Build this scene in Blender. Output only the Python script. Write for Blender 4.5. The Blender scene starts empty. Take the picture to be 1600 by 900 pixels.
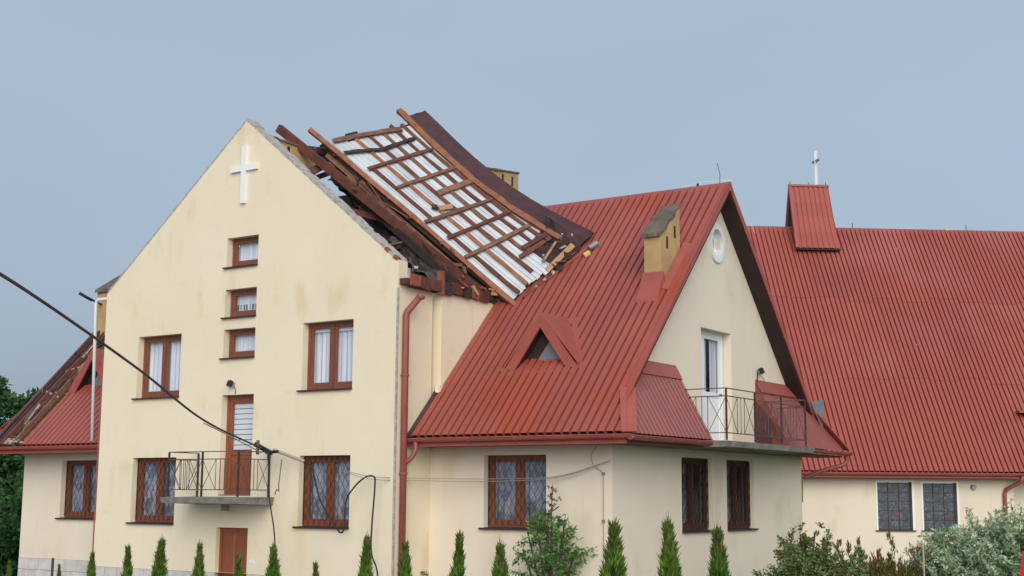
import bpy, math, random
from mathutils import Vector as V, noise as mnoise
random.seed(7)
sc = bpy.context.scene
R = math.radians

# ------------------------------------------------------------------ camera
cam_d = bpy.data.cameras.new('camera'); cam = bpy.data.objects.new('camera', cam_d)
sc.collection.objects.link(cam); sc.camera = cam
CAM = V((26.4628, -21.81, 2.8))
pitch, yaw, roll = .150178, -.5897126, .0066113
Fw = V((math.sin(yaw)*math.cos(pitch), math.cos(yaw)*math.cos(pitch), math.sin(pitch)))
rr = V((math.cos(yaw), -math.sin(yaw), 0)); uu = rr.cross(Fw)
r2 = rr*math.cos(roll)+uu*math.sin(roll); u2 = -rr*math.sin(roll)+uu*math.cos(roll)
from mathutils import Matrix
m3 = Matrix((r2, u2, -Fw)).transposed()
cam.matrix_world = Matrix.Translation(CAM) @ m3.to_4x4()
cam_d.sensor_width = 36; cam_d.lens = 2127.6/1600*36
cam_d.clip_start = .1; cam_d.clip_end = 2000
sc.render.resolution_x = 1024; sc.render.resolution_y = 576

# ------------------------------------------------------------------ world, sun, exposure
SUN_EL, SUN_AZ = R(24), R(142)          # azimuth measured clockwise from +Y
w = bpy.data.worlds.new('World'); sc.world = w; w.use_nodes = True
nt = w.node_tree; N = nt.nodes; L = nt.links; N.clear()
out = N.new('ShaderNodeOutputWorld'); bg = N.new('ShaderNodeBackground')
sky = N.new('ShaderNodeTexSky'); sky.sky_type = 'NISHITA'; sky.sun_disc = False
sky.sun_elevation = SUN_EL; sky.sun_rotation = SUN_AZ; sky.dust_density = 3; sky.air_density = 1.5
tc = N.new('ShaderNodeTexCoord'); sep = N.new('ShaderNodeSeparateXYZ')
L.new(tc.outputs['Generated'], sep.inputs[0])
rampn = N.new('ShaderNodeValToRGB'); rampn.color_ramp.elements[0].position = 0.0
rampn.color_ramp.elements[0].color = (2.0, 2.6, 3.45, 1)
rampn.color_ramp.elements[1].position = .42; rampn.color_ramp.elements[1].color = (3.1, 3.72, 4.5, 1)
e = rampn.color_ramp.elements.new(.16); e.color = (2.72, 3.42, 4.35, 1)
L.new(sep.outputs[2], rampn.inputs[0])
nz = N.new('ShaderNodeTexNoise'); nz.inputs['Scale'].default_value = 1.6; nz.inputs['Detail'].default_value = 4
nz.inputs['Roughness'].default_value = .45
mp = N.new('ShaderNodeMapping'); mp.inputs['Scale'].default_value = (1, 1, 3)
L.new(tc.outputs['Generated'], mp.inputs[0]); L.new(mp.outputs[0], nz.inputs[0])
mr = N.new('ShaderNodeMapRange'); mr.inputs[1].default_value = .25; mr.inputs[2].default_value = .75
mr.inputs[3].default_value = .90; mr.inputs[4].default_value = 1.08
L.new(nz.outputs[0], mr.inputs[0])
vm = N.new('ShaderNodeVectorMath'); vm.operation = 'SCALE'
L.new(rampn.outputs[0], vm.inputs[0]); L.new(mr.outputs[0], vm.inputs['Scale'])
mixs = N.new('ShaderNodeMixRGB'); mixs.inputs[0].default_value = .92
L.new(sky.outputs[0], mixs.inputs[1]); L.new(vm.outputs[0], mixs.inputs[2])
L.new(mixs.outputs[0], bg.inputs[0]); bg.inputs[1].default_value = .075
L.new(bg.outputs[0], out.inputs[0])
sl = bpy.data.lights.new('sun', 'SUN'); so = bpy.data.objects.new('sun', sl); sc.collection.objects.link(so)
sl.energy = 1.5; sl.angle = R(55); sl.color = (1, .95, .87)
sdir = V((math.sin(SUN_AZ)*math.cos(SUN_EL), math.cos(SUN_AZ)*math.cos(SUN_EL), math.sin(SUN_EL)))
so.rotation_euler = sdir.to_track_quat('Z', 'Y').to_euler(); so.location = (0, -60, 60)
sc.view_settings.view_transform = 'Standard'; sc.view_settings.look = 'None'
sc.view_settings.exposure = .88; sc.view_settings.gamma = 1
sc.render.engine = 'CYCLES'

# ------------------------------------------------------------------ materials
def _n(nt, t, **k):
    n = nt.nodes.new(t)
    for a, b in k.items(): setattr(n, a, b)
    return n
def mat(name, col, rough=.7, col2=None, scale=1.0, detail=5, mscale=(1, 1, 1), lo=.35, hi=.65, bump=0.0, bscale=40,
        metallic=0, island=0.0, objrand=0.0, stain=None, spec=None, coord='pos', sheen=0):
    m = bpy.data.materials.new(name); m.use_nodes = True
    nt = m.node_tree; b = nt.nodes['Principled BSDF']; L = nt.links
    b.inputs['Roughness'].default_value = rough; b.inputs['Metallic'].default_value = metallic
    if spec is not None: b.inputs['Specular IOR Level'].default_value = spec
    if coord == 'pos':
        g = _n(nt, 'ShaderNodeNewGeometry'); co = g.outputs['Position']
    else:
        g = _n(nt, 'ShaderNodeTexCoord'); co = g.outputs['Object']
    def nfac(sc_, det, ms, lo, hi):
        mp = _n(nt, 'ShaderNodeMapping'); mp.inputs['Scale'].default_value = ms; L.new(co, mp.inputs[0])
        n = _n(nt, 'ShaderNodeTexNoise'); n.inputs['Scale'].default_value = sc_; n.inputs['Detail'].default_value = det
        L.new(mp.outputs[0], n.inputs[0])
        r = _n(nt, 'ShaderNodeMapRange'); r.inputs[1].default_value = lo; r.inputs[2].default_value = hi
        L.new(n.outputs[0], r.inputs[0]); return r.outputs[0]
    cur = None
    base = _n(nt, 'ShaderNodeRGB'); base.outputs[0].default_value = (*col, 1); cur = base.outputs[0]
    def mix(f, c, c2, t='MIX'):
        x = _n(nt, 'ShaderNodeMixRGB', blend_type=t)
        if isinstance(f, float): x.inputs[0].default_value = f
        else: L.new(f, x.inputs[0])
        L.new(c, x.inputs[1])
        if isinstance(c2, tuple): x.inputs[2].default_value = (*c2, 1)
        else: L.new(c2, x.inputs[2])
        return x.outputs[0]
    if col2: cur = mix(nfac(scale, detail, mscale, lo, hi), cur, col2)
    if stain:
        for (sc_, ms, lo_, hi_, c) in stain:
            cur = mix(nfac(sc_, 6, ms, lo_, hi_), cur, c)
    if island or objrand:
        if island:
            g2 = _n(nt, 'ShaderNodeNewGeometry'); o = g2.outputs['Random Per Island']; amt = island
        else:
            g2 = _n(nt, 'ShaderNodeObjectInfo'); o = g2.outputs['Random']; amt = objrand
        r = _n(nt, 'ShaderNodeMapRange'); r.inputs[3].default_value = 1-amt; r.inputs[4].default_value = 1+amt
        L.new(o, r.inputs[0])
        s = _n(nt, 'ShaderNodeVectorMath', operation='SCALE'); L.new(cur, s.inputs[0]); L.new(r.outputs[0], s.inputs['Scale'])
        cur = s.outputs[0]
    L.new(cur, b.inputs['Base Color'])
    if bump:
        n = _n(nt, 'ShaderNodeTexNoise'); n.inputs['Scale'].default_value = bscale; n.inputs['Detail'].default_value = 6
        L.new(co, n.inputs[0]); bp = _n(nt, 'ShaderNodeBump'); bp.inputs['Strength'].default_value = bump
        bp.inputs['Distance'].default_value = .02
        L.new(n.outputs[0], bp.inputs['Height']); L.new(bp.outputs[0], b.inputs['Normal'])
    return m
M = {}
M['plaster_cream'] = mat('plaster_cream', (.82, .725, .555), .93, (.78, .68, .505), .5, 7, (1, 1, .8), .42, .68, .12, 60,
    stain=[(1.3, (1, 1, .6), .58, .74, (.70, .58, .38)), (.8, (1.5, 1.5, 1.1), .6, .8, (.72, .69, .6)),
           (3.2, (1.2, 1.2, .2), .62, .86, (.66, .58, .45)), (1.7, (.8, .8, 2.2), .62, .8, (.74, .64, .45)), (14, (1, 1, 1), .60, .78, (.72, .635, .49))])
M['plaster_pale'] = mat('plaster_pale', (.79, .70, .575), .93, (.74, .645, .52), .5, 7, (1, 1, .7), .42, .68, .12, 60,
    stain=[(1.1, (1, 1, .6), .58, .76, (.66, .57, .43)), (3, (1.4, 1.4, .1), .64, .9, (.57, .52, .43))])
M['mortar'] = mat('mortar', (.5, .47, .45), .95, (.33, .3, .28), 9, 6, bump=.9, bscale=25)
M['stone'] = mat('stone', (.62, .6, .58), .85, (.52, .5, .48), 5, 5, objrand=.07, bump=.3, bscale=30)
M['red_sheet'] = mat('red_sheet', (.365, .085, .064), .38, (.315, .075, .058), .9, 7, lo=.35, hi=.65, objrand=.06, spec=.4,
    stain=[(.3, (1, 1, 1), .53, .62, (.35, .066, .036)), (2.2, (3, 3, .5), .62, .9, (.30, .072, .06))])
M['red_trim'] = mat('red_trim', (.37, .092, .072), .48, (.32, .08, .064), 2.5, 5, spec=.4, bump=.1, bscale=8)
M['red_sheet_church'] = mat('red_sheet_church', (.365, .086, .067), .42, (.315, .076, .061), .5, 6, lo=.3, hi=.7, objrand=.06, spec=.35,
    stain=[(.3, (1, 1, 1), .52, .7, (.37, .11, .095)), (9, (2, 2, .6), .70, .8, (.45, .18, .13))])
M['red_worn'] = mat('red_worn', (.30, .078, .066), .5, (.25, .068, .06), 2, 6)
M['red_dirty'] = mat('red_dirty', (.24, .055, .045), .5, (.12, .035, .03), 2.5, 6, stain=[(7, (1, 1, 1), .66, .72, (.5, .3, .2))])
M['red_dark'] = mat('red_dark', (.085, .033, .034), .55, (.06, .026, .03), 3, 4, spec=.35)
M['pipe_red'] = mat('pipe_red', (.31, .095, .075), .48, (.26, .08, .064), 3, 4, spec=.4)
M['white_sheet'] = mat('white_sheet', (.63, .67, .705), .5, (.47, .51, .55), 1.4, 5, (1, 1, 1), .42, .75, objrand=.08, spec=.35,
    stain=[(2.5, (1, 1, 1), .6, .85, (.52, .52, .52))])
M['wood_orange'] = mat('wood_orange', (.29, .115, .062), .85, (.20, .075, .042), 6, 5, bump=.4, bscale=20, objrand=.2)
M['wood_red'] = mat('wood_red', (.165, .05, .032), .8, (.10, .034, .026), 5, 5, bump=.5, bscale=20, objrand=.25)
M['wood_brown'] = mat('wood_brown', (.21, .105, .065), .85, (.13, .066, .044), 6, 5, bump=.5, bscale=20, objrand=.3)
M['wood_dark'] = mat('wood_dark', (.055, .03, .024), .9, (.03, .019, .017), 4, 5, bump=.5, bscale=16, objrand=.3)
M['wood_pale'] = mat('wood_pale', (.5, .3, .17), .85, (.36, .19, .1), 6, 5, bump=.4, bscale=20, objrand=.15)
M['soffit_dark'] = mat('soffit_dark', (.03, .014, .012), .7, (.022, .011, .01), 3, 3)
M['soffit'] = mat('soffit', (.16, .07, .055), .8, (.11, .05, .04), 3, 3)
M['ochre'] = mat('ochre', (.52, .35, .16), .93, (.42, .28, .13), 2.2, 5, bump=.4, bscale=25,
    stain=[(2.4, (1, 1, .6), .58, .8, (.37, .22, .1))])
M['cap'] = mat('cap', (.17, .135, .105), .95, (.10, .085, .065), 4, 6, bump=1, bscale=14)
M['concrete'] = mat('concrete', (.30, .28, .26), .95, (.17, .16, .145), 5, 6, bump=.7, bscale=20)
M['black'] = mat('black', (.012, .011, .012), .5)
M['rail'] = mat('rail', (.022, .018, .018), .55, (.06, .04, .035), 8, 4)
M['rail_worn'] = mat('rail_worn', (.05, .04, .035), .7, (.16, .11, .085), 9, 4)
M['frame_brown'] = mat('frame_brown', (.23, .078, .042), .45, (.17, .055, .03), 5, 4, (8, 8, 1), spec=.45)
M['frame_brown_shaded'] = mat('frame_brown_shaded', (.10, .033, .022), .5, (.07, .025, .017), 5, 4, (8, 8, 1), spec=.3)  # same brown frame paint, darkened for the shade inside the gable reveals
M['door_brown'] = mat('door_brown', (.28, .085, .042), .42, (.21, .06, .032), 4, 4, (8, 8, 1), spec=.45)
M['sill'] = mat('sill', (.035, .024, .024), .5)
M['white_pvc'] = mat('white_pvc', (.80, .81, .83), .35)
M['white_paint'] = mat('white_paint', (.84, .84, .85), .5)
M['curtain'] = mat('curtain', (.88, .89, .94), .95, (.68, .70, .80), 1, 3, (16, 16, .3))
M['lace_reflections'] = mat('lace_reflections', (.40, .42, .50), .95, (.16, .16, .20), 3.2, 4, lo=.42, hi=.6, stain=[(5, (1, 1, .5), .6, .7, (.55, .42, .45)), (16, (1, 1, 1), .6, .75, (.6, .62, .7))])  # lace curtain with pane reflections and dim interior painted in as blotches
M['blind'] = mat('blind', (.86, .87, .9), .8)
M['blind_dark'] = mat('blind_dark', (.17, .18, .20), .8)
M['room'] = mat('room', (.05, .045, .05), .95, (.10, .09, .11), 3, 3)
M['attic'] = mat('attic', (.10, .095, .09), .95, (.06, .055, .052), 2, 5)
M['dim'] = mat('dim', (.028, .026, .026), .95)
M['stained'] = mat('stained', (.045, .058, .085), .3, (.17, .18, .21), 9, 6, (1, 1, 1), .5, .75,
    stain=[(5, (1, 1, .4), .58, .68, (.13, .05, .045)), (24, (1, 1, 1), .55, .65, (.012, .014, .02)), (17, (1, 1, .8), .6, .7, (.17, .18, .2))])
M['grey_tin'] = mat('grey_tin', (.25, .27, .31), .5, (.2, .21, .24), 6, 3, metallic=.3)
M['insul'] = mat('insul', (.42, .36, .29), 1, (.26, .2, .16), 7, 5, bump=1, bscale=18)
M['brick'] = mat('brick', (.30, .09, .055), .95, (.20, .06, .04), 12, 4, objrand=.2, bump=.4, bscale=40)
M['yellow'] = mat('yellow', (.62, .47, .12), .6)
M['lawn'] = mat('lawn', (.06, .105, .025), 1, (.035, .07, .018), 2, 8, bump=1, bscale=30)
def leafmat(name, c1, c2, isl=.45, scale=2.2, lo=.4, hi=.6, coord='pos', trans=.25):
    m = mat(name, c1, .75, c2, scale, 4, island=isl, lo=lo, hi=hi, coord=coord, spec=.2)
    nt = m.node_tree; b = nt.nodes['Principled BSDF']; o = nt.nodes['Material Output']
    t = nt.nodes.new('ShaderNodeBsdfTranslucent'); mx = nt.nodes.new('ShaderNodeMixShader'); mx.inputs[0].default_value = trans
    src = b.inputs['Base Color'].links[0].from_socket
    nt.links.new(src, t.inputs[0]); nt.links.new(b.outputs[0], mx.inputs[1]); nt.links.new(t.outputs[0], mx.inputs[2])
    nt.links.new(mx.outputs[0], o.inputs[0]); return m
M['thuja'] = leafmat('thuja', (.14, .25, .035), (.065, .15, .025), .5, 9, coord='obj')
M['thuja_tip'] = leafmat('thuja_tip', (.17, .15, .05), (.11, .13, .04), .4, 9, coord='obj')
M['leaf_green'] = leafmat('leaf_green', (.17, .32, .09), (.09, .20, .055), .5, 3)
M['leaf_rust'] = leafmat('leaf_rust', (.22, .18, .08), (.19, .10, .06), .45, 3)
M['leaf_mid'] = leafmat('leaf_mid', (.22, .32, .12), (.11, .19, .065), .5, 2.4)
M['leaf_willow'] = leafmat('leaf_willow', (.52, .62, .41), (.32, .43, .27), .4, 2.2, trans=.35)
M['leaf_brown'] = leafmat('leaf_brown', (.25, .125, .06), (.13, .12, .045), .5, 3)
M['leaf_far'] = leafmat('leaf_far', (.08, .18, .06), (.035, .10, .035), .45, .8)
M['leaf_far_light'] = leafmat('leaf_far_light', (.06, .14, .035), (.04, .10, .028), .4, .8)
M['bark'] = mat('bark', (.09, .065, .045), .95, (.05, .038, .028), 8, 4, bump=.6)
M['red_plastic'] = mat('red_plastic', (.62, .015, .02), .4)
M['cable'] = mat('cable', (.012, .012, .013), .55)
M['conduit'] = mat('conduit', (.40, .34, .25), .8)
M['thin_wire'] = mat('thin_wire', (.16, .13, .12), .7); M['pale_wire'] = mat('pale_wire', (.33, .28, .25), .8)
def glassmat(name, tint=(.93, .95, .97), refl=.10, ior=1.5):
    m = bpy.data.materials.new(name); m.use_nodes = True; nt = m.node_tree; nt.nodes.clear()
    o = nt.nodes.new('ShaderNodeOutputMaterial'); t = nt.nodes.new('ShaderNodeBsdfTransparent'); g = nt.nodes.new('ShaderNodeBsdfGlossy')
    t.inputs[0].default_value = (*tint, 1); g.inputs['Roughness'].default_value = .03; g.inputs[0].default_value = (.9, .93, 1, 1)
    geo = nt.nodes.new('ShaderNodeNewGeometry'); dp_ = nt.nodes.new('ShaderNodeVectorMath'); dp_.operation = 'DOT_PRODUCT'
    nt.links.new(geo.outputs['Incoming'], dp_.inputs[0]); nt.links.new(geo.outputs['Normal'], dp_.inputs[1])
    def mth(op, a, b=None):      # Schlick reflectance, the same from either side of the pane
        q = nt.nodes.new('ShaderNodeMath'); q.operation = op
        for k, x in enumerate((a, b)):
            if x is None: continue
            if isinstance(x, (int, float)): q.inputs[k].default_value = x
            else: nt.links.new(x, q.inputs[k])
        return q
    ab = mth('ABSOLUTE', dp_.outputs['Value']); inv = mth('SUBTRACT', 1.0, ab.outputs[0]); pw = mth('POWER', inv.outputs[0], 5.0)
    f = mth('MULTIPLY_ADD', pw.outputs[0], .96 if ior > 1.3 else .3); f.inputs[2].default_value = .04
    ma = nt.nodes.new('ShaderNodeMath'); ma.operation = 'ADD'; ma.inputs[1].default_value = refl
    mx = nt.nodes.new('ShaderNodeMixShader'); nt.links.new(f.outputs[0], ma.inputs[0]); nt.links.new(ma.outputs[0], mx.inputs[0])
    nt.links.new(t.outputs[0], mx.inputs[1]); nt.links.new(g.outputs[0], mx.inputs[2]); nt.links.new(mx.outputs[0], o.inputs[0])
    return m
M['glass'] = glassmat('glass'); M['glass_dull'] = glassmat('glass_dull', (.7, .72, .74), .0, 1.17)

# ------------------------------------------------------------------ builders (all coordinates are world metres)
WP = {}
def wpos(o): return WP.get(o.name, V((0, 0, 0))) if o else V((0, 0, 0))
def thing(name, label, cat, loc, group=None):
    o = bpy.data.objects.new(name, None); sc.collection.objects.link(o)
    o.location = loc; WP[o.name] = V(loc); o.empty_display_size = .3
    o['label'] = label; o['category'] = cat
    if group: o['group'] = group
    return o
def tag(o, label, cat, group=None):
    o['label'] = label; o['category'] = cat
    if group: o['group'] = group
    return o
class MB:
    def __init__(s): s.v = []; s.f = []
    def face(s, *pts):
        k = len(s.v); s.v += [V(p) for p in pts]; s.f.append(tuple(range(k, k+len(pts)))); return s
    def hexa(s, a, b):            # a: 4 bottom points ccw, b: 4 top points
        k = len(s.v); s.v += [V(p) for p in a]+[V(p) for p in b]
        s.f += [(k+3, k+2, k+1, k), (k+4, k+5, k+6, k+7)]+[(k+i, k+(i+1) % 4, k+4+(i+1) % 4, k+4+i) for i in range(4)]
        return s
    def box(s, x0, x1, y0, y1, z0, z1, f=None):
        g = f or (lambda a, b, c: (a, b, c))
        return s.hexa([g(x0, y0, z0), g(x1, y0, z0), g(x1, y1, z0), g(x0, y1, z0)], [g(x0, y0, z1), g(x1, y0, z1), g(x1, y1, z1), g(x0, y1, z1)])
    def beam(s, a, b, w, h, up=(0, 0, 1), jit=0):
        a = V(a); b = V(b); d = (b-a).normalized(); up = V(up)
        sd = d.cross(up)
        if sd.length < 1e-4: sd = d.cross(V((1, 0, 0)))
        sd.normalize(); u = sd.cross(d)
        def j(): return V((random.uniform(-jit, jit), random.uniform(-jit, jit), random.uniform(-jit, jit)))
        q = lambda p: [p+sd*(w/2)*i+u*(h/2)*k+j() for i, k in ((-1, -1), (1, -1), (1, 1), (-1, 1))]
        return s.hexa(q(a), q(b))
    def tube(s, pts, r, n=8, cap=True):
        pts = [V(p) for p in pts]; rings = []
        prev = None
        for i, p in enumerate(pts):
            d = (pts[min(i+1, len(pts)-1)]-pts[max(i-1, 0)]).normalized()
            if prev is None: sd = d.orthogonal().normalized()
            else:
                sd = prev-d*prev.dot(d); sd.normalize()
            prev = sd; u = d.cross(sd)
            rad = r[i] if isinstance(r, (list, tuple)) else r
            k = len(s.v)
            s.v += [p+(sd*math.cos(t)+u*math.sin(t))*rad for t in [2*math.pi*j/n for j in range(n)]]
            rings.append(k)
        for a, b in zip(rings, rings[1:]):
            s.f += [(a+j, a+(j+1) % n, b+(j+1) % n, b+j) for j in range(n)]
        if cap: s.f += [tuple(rings[0]+j for j in reversed(range(n))), tuple(rings[-1]+j for j in range(n))]
        return s
    def prism(s, poly, off):      # poly: planar outline, off: extrusion vector
        off = V(off); n = len(poly); k = len(s.v)
        s.v += [V(p) for p in poly]+[V(p)+off for p in poly]
        s.f += [tuple(range(k, k+n)), tuple(k+n+i for i in reversed(range(n)))]+[(k+i, k+n+i, k+n+(i+1) % n, k+(i+1) % n) for i in range(n)]
        return s
    def build(s, name, m, parent=None, smooth=False, kind=None, label=None, origin=None):
        me = bpy.data.meshes.new(name)
        if not s.v: return None
        if origin is None:
            c = sum(s.v, V((0, 0, 0)))/len(s.v)
        else: c = V(origin)
        me.from_pydata([tuple(p-c) for p in s.v], [], s.f); me.materials.append(M[m]); me.update()
        if smooth: me.polygons.foreach_set('use_smooth', [True]*len(me.polygons))
        o = bpy.data.objects.new(name, me); sc.collection.objects.link(o)
        o.location = c-wpos(parent); o.parent = parent; WP[o.name] = c
        if kind: o['kind'] = kind
        if label: o['label'] = label
        return o
def catmull(P, n=8):
    P = [V(p) for p in P]; o = []
    Q = [P[0]*2-P[1]]+P+[P[-1]*2-P[-2]]
    for i in range(1, len(Q)-2):
        for j in range(n):
            t = j/n; a, b, c, d = Q[i-1:i+3]
            o.append(.5*((2*b)+(c-a)*t+(2*a-5*b+4*c-d)*t*t+(3*b-a-3*c+d)*t**3))
    o.append(P[-1]); return o

def wall(name, m, parent, f, u0, u1, z0, top, holes=(), thick=.3, breaks=(), dd=0, rev=.3):
    """a wall in a map f(u, depth, z); top(u) is its upper edge; holes (ua, ub, za, zb)"""
    mb = MB(); xs = sorted(set([u0, u1]+[h[0] for h in holes]+[h[1] for h in holes]+list(breaks)))
    xs = [x for x in xs if u0 <= x <= u1]
    for a, b in zip(xs, xs[1:]):
        mid = (a+b)/2; hs = sorted([h for h in holes if h[0] <= mid <= h[1]], key=lambda h: h[2])
        z = z0
        for h in hs+[None]:
            if h: tA = tB = h[2]
            else: tA, tB = top(a+1e-6), top(b-1e-6)
            if tA > z or tB > z:
                mb.face(f(a, dd, z), f(b, dd, z), f(b, dd, tB), f(a, dd, tA))
                mb.face(f(a, thick, z), f(a, thick, tA), f(b, thick, tB), f(b, thick, z))
            if h: z = h[3]
        mb.face(f(a, dd, top(a+1e-6)), f(b, dd, top(b-1e-6)), f(b, thick, top(b-1e-6)), f(a, thick, top(a+1e-6)))
    for (a, b, za, zb) in holes:
        mb.face(f(a, dd, za), f(a, dd, zb), f(a, thick, zb), f(a, thick, za))
        mb.face(f(b, dd, za), f(b, thick, za), f(b, thick, zb), f(b, dd, zb))
        mb.face(f(a, dd, zb), f(b, dd, zb), f(b, thick, zb), f(a, thick, zb))
        mb.face(f(a, dd, za), f(a, thick, za), f(b, thick, za), f(b, dd, za))
    for x in (u0, u1):
        mb.face(f(x, dd, z0), f(x, dd, top(x)), f(x, thick, top(x)), f(x, thick, z0))
    return mb.build(name, m, parent)

def window(f, u0, u1, z0, z1, parent, d=.175, casements=2, grille=False, curtain='curtain', valance=False, sill=True, wide_sill=.08, frame='frame_brown', small=False, glass='glass'):
    fw = .065 if not small else .06
    mb = MB()
    mb.box(u0, u0+fw, d, d+.08, z0, z1, f); mb.box(u1-fw, u1, d, d+.08, z0, z1, f)
    mb.box(u0+fw, u1-fw, d+.001, d+.081, z0, z0+fw+.02, f); mb.box(u0+fw, u1-fw, d+.001, d+.081, z1-fw, z1, f)
    if casements == 2: mb.box((u0+u1)/2-.035, (u0+u1)/2+.035, d-.012, d+.06, z0+fw, z1-fw, f)
    win = mb.build('window', frame, parent)
    xs = [u0+fw, u1-fw] if casements == 1 else [u0+fw, (u0+u1)/2-.035, (u0+u1)/2+.035, u1-fw]
    for a, b in zip(xs[::2], xs[1::2]):
        sw = .065; s = MB(); za, zb = z0+fw+.02, z1-fw
        s.box(a, a+sw, d+.012, d+.07, za, zb, f); s.box(b-sw, b, d+.012, d+.07, za, zb, f)
        s.box(a+sw, b-sw, d+.013, d+.071, za, za+sw+.015, f); s.box(a+sw, b-sw, d+.013, d+.071, zb-sw, zb, f)
        s.build('sash', frame, win)
        MB().face(f(a+sw, d+.04, za+sw), f(b-sw, d+.04, za+sw), f(b-sw, d+.04, zb-sw), f(a+sw, d+.04, zb-sw)).build('pane', glass, win)
    if curtain:
        c = MB(); n = 60; a, b = u0+fw, u1-fw; top = z1-fw
        gaps = random.uniform(.08, .16)
        def wv(t): return d+.15+.018*math.sin(t*57+u0*3)+.012*math.sin(t*23+z0)
        for i in range(n):
            ta, tb = i/n, (i+1)/n; ua, ub = a+(b-a)*ta, a+(b-a)*tb
            if curtain == 'curtain_parted' and .42 < ta < .50: continue
            if curtain == 'narrow' and not .3 < ta < .62: continue
            c.face(f(ua, wv(ta), z0+.05), f(ub, wv(tb), z0+.05), f(ub, wv(tb), top), f(ua, wv(ta), top))
        c.build('curtain', 'curtain' if curtain == 'curtain' else 'lace_reflections', win, smooth=True)
        if valance:
            MB().box(a, b, d+.09, d+.11, top-.13, top, f).build('valance', 'white_paint', win)
    MB().box(u0-.02, u1+.02, d+.5, d+.52, z0-.02, z1+.02, f).build('room_back', 'room', win)
    if sill:
        MB().hexa([f(u0-wide_sill, -.07, z0-.03), f(u1+.01, -.07, z0-.03), f(u1+.01, d, z0-.012), f(u0-wide_sill, d, z0-.012)],
                  [f(u0-wide_sill, -.07, z0+.0), f(u1+.01, -.07, z0+.0), f(u1+.01, d, z0+.02), f(u0-wide_sill, d, z0+.02)]).build('sill', 'sill', win)
    if grille:
        g = MB(); dg = d-.03; a, b = u0+.02, u1-.02; za, zb = z0+.04, z1-.02
        st = .155; hh = zb-za; ww = b-a; sl = 1.75
        for sgn in (1, -1):
            k = -hh/sl
            while k < ww:
                p0u, p1u = (a+k, a+k+hh/sl); z_0, z_1 = za, zb
                if p0u < a: z_0 = za+(a-p0u)*sl; p0u = a
                if p1u > b: z_1 = zb-(p1u-b)*sl; p1u = b
                if z_1-z_0 > .02:
                    if sgn == -1: q0, q1 = a+b-p0u, a+b-p1u
                    else: q0, q1 = p0u, p1u
                    off = .012*sgn
                    g.beam(f(q0, dg+off, z_0), f(q1, dg+off, z_1), .006, .006)
                k += st
        for x in (a, b): g.beam(f(x, dg, za), f(x, dg, zb), .014, .014)
        g.build('grille', 'black', win)
    return win

def ribbed(f, u0, u1, lo, hi, parent, m='red_sheet', period=.2, crown=.143, slope=.005, valley=.038, h=.08, per_sheet=5, rows=1, lap=.006, name='roof_sheet', jag=0):
    """profiled metal: f(u, v, h) -> point. One object per sheet"""
    prof = [0, crown, crown+slope, crown+slope+valley, period]; hs = [h, h, 0, 0, h]
    n = int(math.ceil((u1-u0)/period)); ks = 0; objs = []
    for s0 in range(0, n, per_sheet):
        tj = [0]+[q/rows+random.uniform(-.012, .012) for q in range(1, rows)]+[1]
        mbs = [MB() for _ in range(rows)]
        for i in range(s0, min(n, s0+per_sheet)):
            jg = random.uniform(-jag, jag)
            for j in range(4):
                a = u0+i*period+prof[j]; b = u0+i*period+prof[j+1]
                if a >= u1: continue
                ha, hb = hs[j], hs[j+1]
                if b > u1: hb = ha+(hb-ha)*(u1-a)/(b-a); b = u1
                la, lb, Ha, Hb = lo(a)+jg, lo(b)+jg, hi(a), hi(b)
                if Ha-la < .01 and Hb-lb < .01: continue
                Ha = max(Ha, la); Hb = max(Hb, lb)
                for r in range(rows):
                    t0, t1 = tj[r], tj[r+1]
                    vl = lambda l, H, t: l+(H-l)*t
                    z0_ = lap*(rows-r); e0 = lap if r else 0
                    mbs[r].face(f(a, vl(la, Ha, t0), ha+z0_*0+e0), f(b, vl(lb, Hb, t0), hb+e0), f(b, vl(lb, Hb, t1), hb), f(a, vl(la, Ha, t1), ha))
        for mb in mbs:
            if mb.v: objs.append(mb.build(name, m, parent))
    return objs

# ================================================================== GROUND
g = MB().face((-900, -500, 0), (900, -500, 0), (900, 1400, 0), (-900, 1400, 0)).build('lawn', 'lawn'); g['kind'] = 'structure'
g = MB().face((-11, -60, .004), (60, -60, .004), (60, 1.1, .004), (-11, 1.1, .004)).build('bounce_paving', 'concrete'); g['kind'] = 'structure'  # unseen paving, added to bounce neutral light instead of the lawn's green

# ================================================================== HOUSE
house = thing('parish_house', 'cream gabled house with storm torn front roof, white cross and two balconies', 'house', (4.52, 5.9, 0))
W0, W1, YB, YE, XE, XL = 0.0, 9.04, 1.18, 10.72, 13.42, -4.37
RZ, SL, YM = 9.74, 1.04, 5.95                    # main ridge height, slope, ridge line
ff = lambda u, d, z: (u, d, z)                   # front gable block facade
fb = lambda u, d, z: (u, YB+d, z)                # main block front wall
fr = lambda u, d, z: (XE-d, u, z)                # right gable wall, u = y
fl = lambda u, d, z: (XL+d, u, z)
topA = lambda u: min(7.57+(u-0)*(11.26-7.57)/4.52, 11.26-(u-4.52)*(11.26-7.57)/4.52)
rB = lambda y: RZ-SL*abs(y-YM)-.13
holesA = [(1.21, 2.67, 4.97, 6.43), (6.44, 7.86, 4.97, 6.43), (1.21, 2.67, 2.09, 3.58), (6.44, 7.86, 2.09, 3.58),
          (4.04, 5.02, 7.85, 8.53), (4.04, 5.02, 6.70, 7.34), (4.04, 5.02, 5.78, 6.43), (4.06, 5.04, 2.72, 4.95), (4.04, 5.0, .05, 2.03)]
wall('wall', 'plaster_cream', house, ff, W0, W1, 1.05, topA, [h for h in holesA if h[2] > 1]+[(4.04, 5.0, 1.05, 2.03)], breaks=[4.52])
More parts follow.
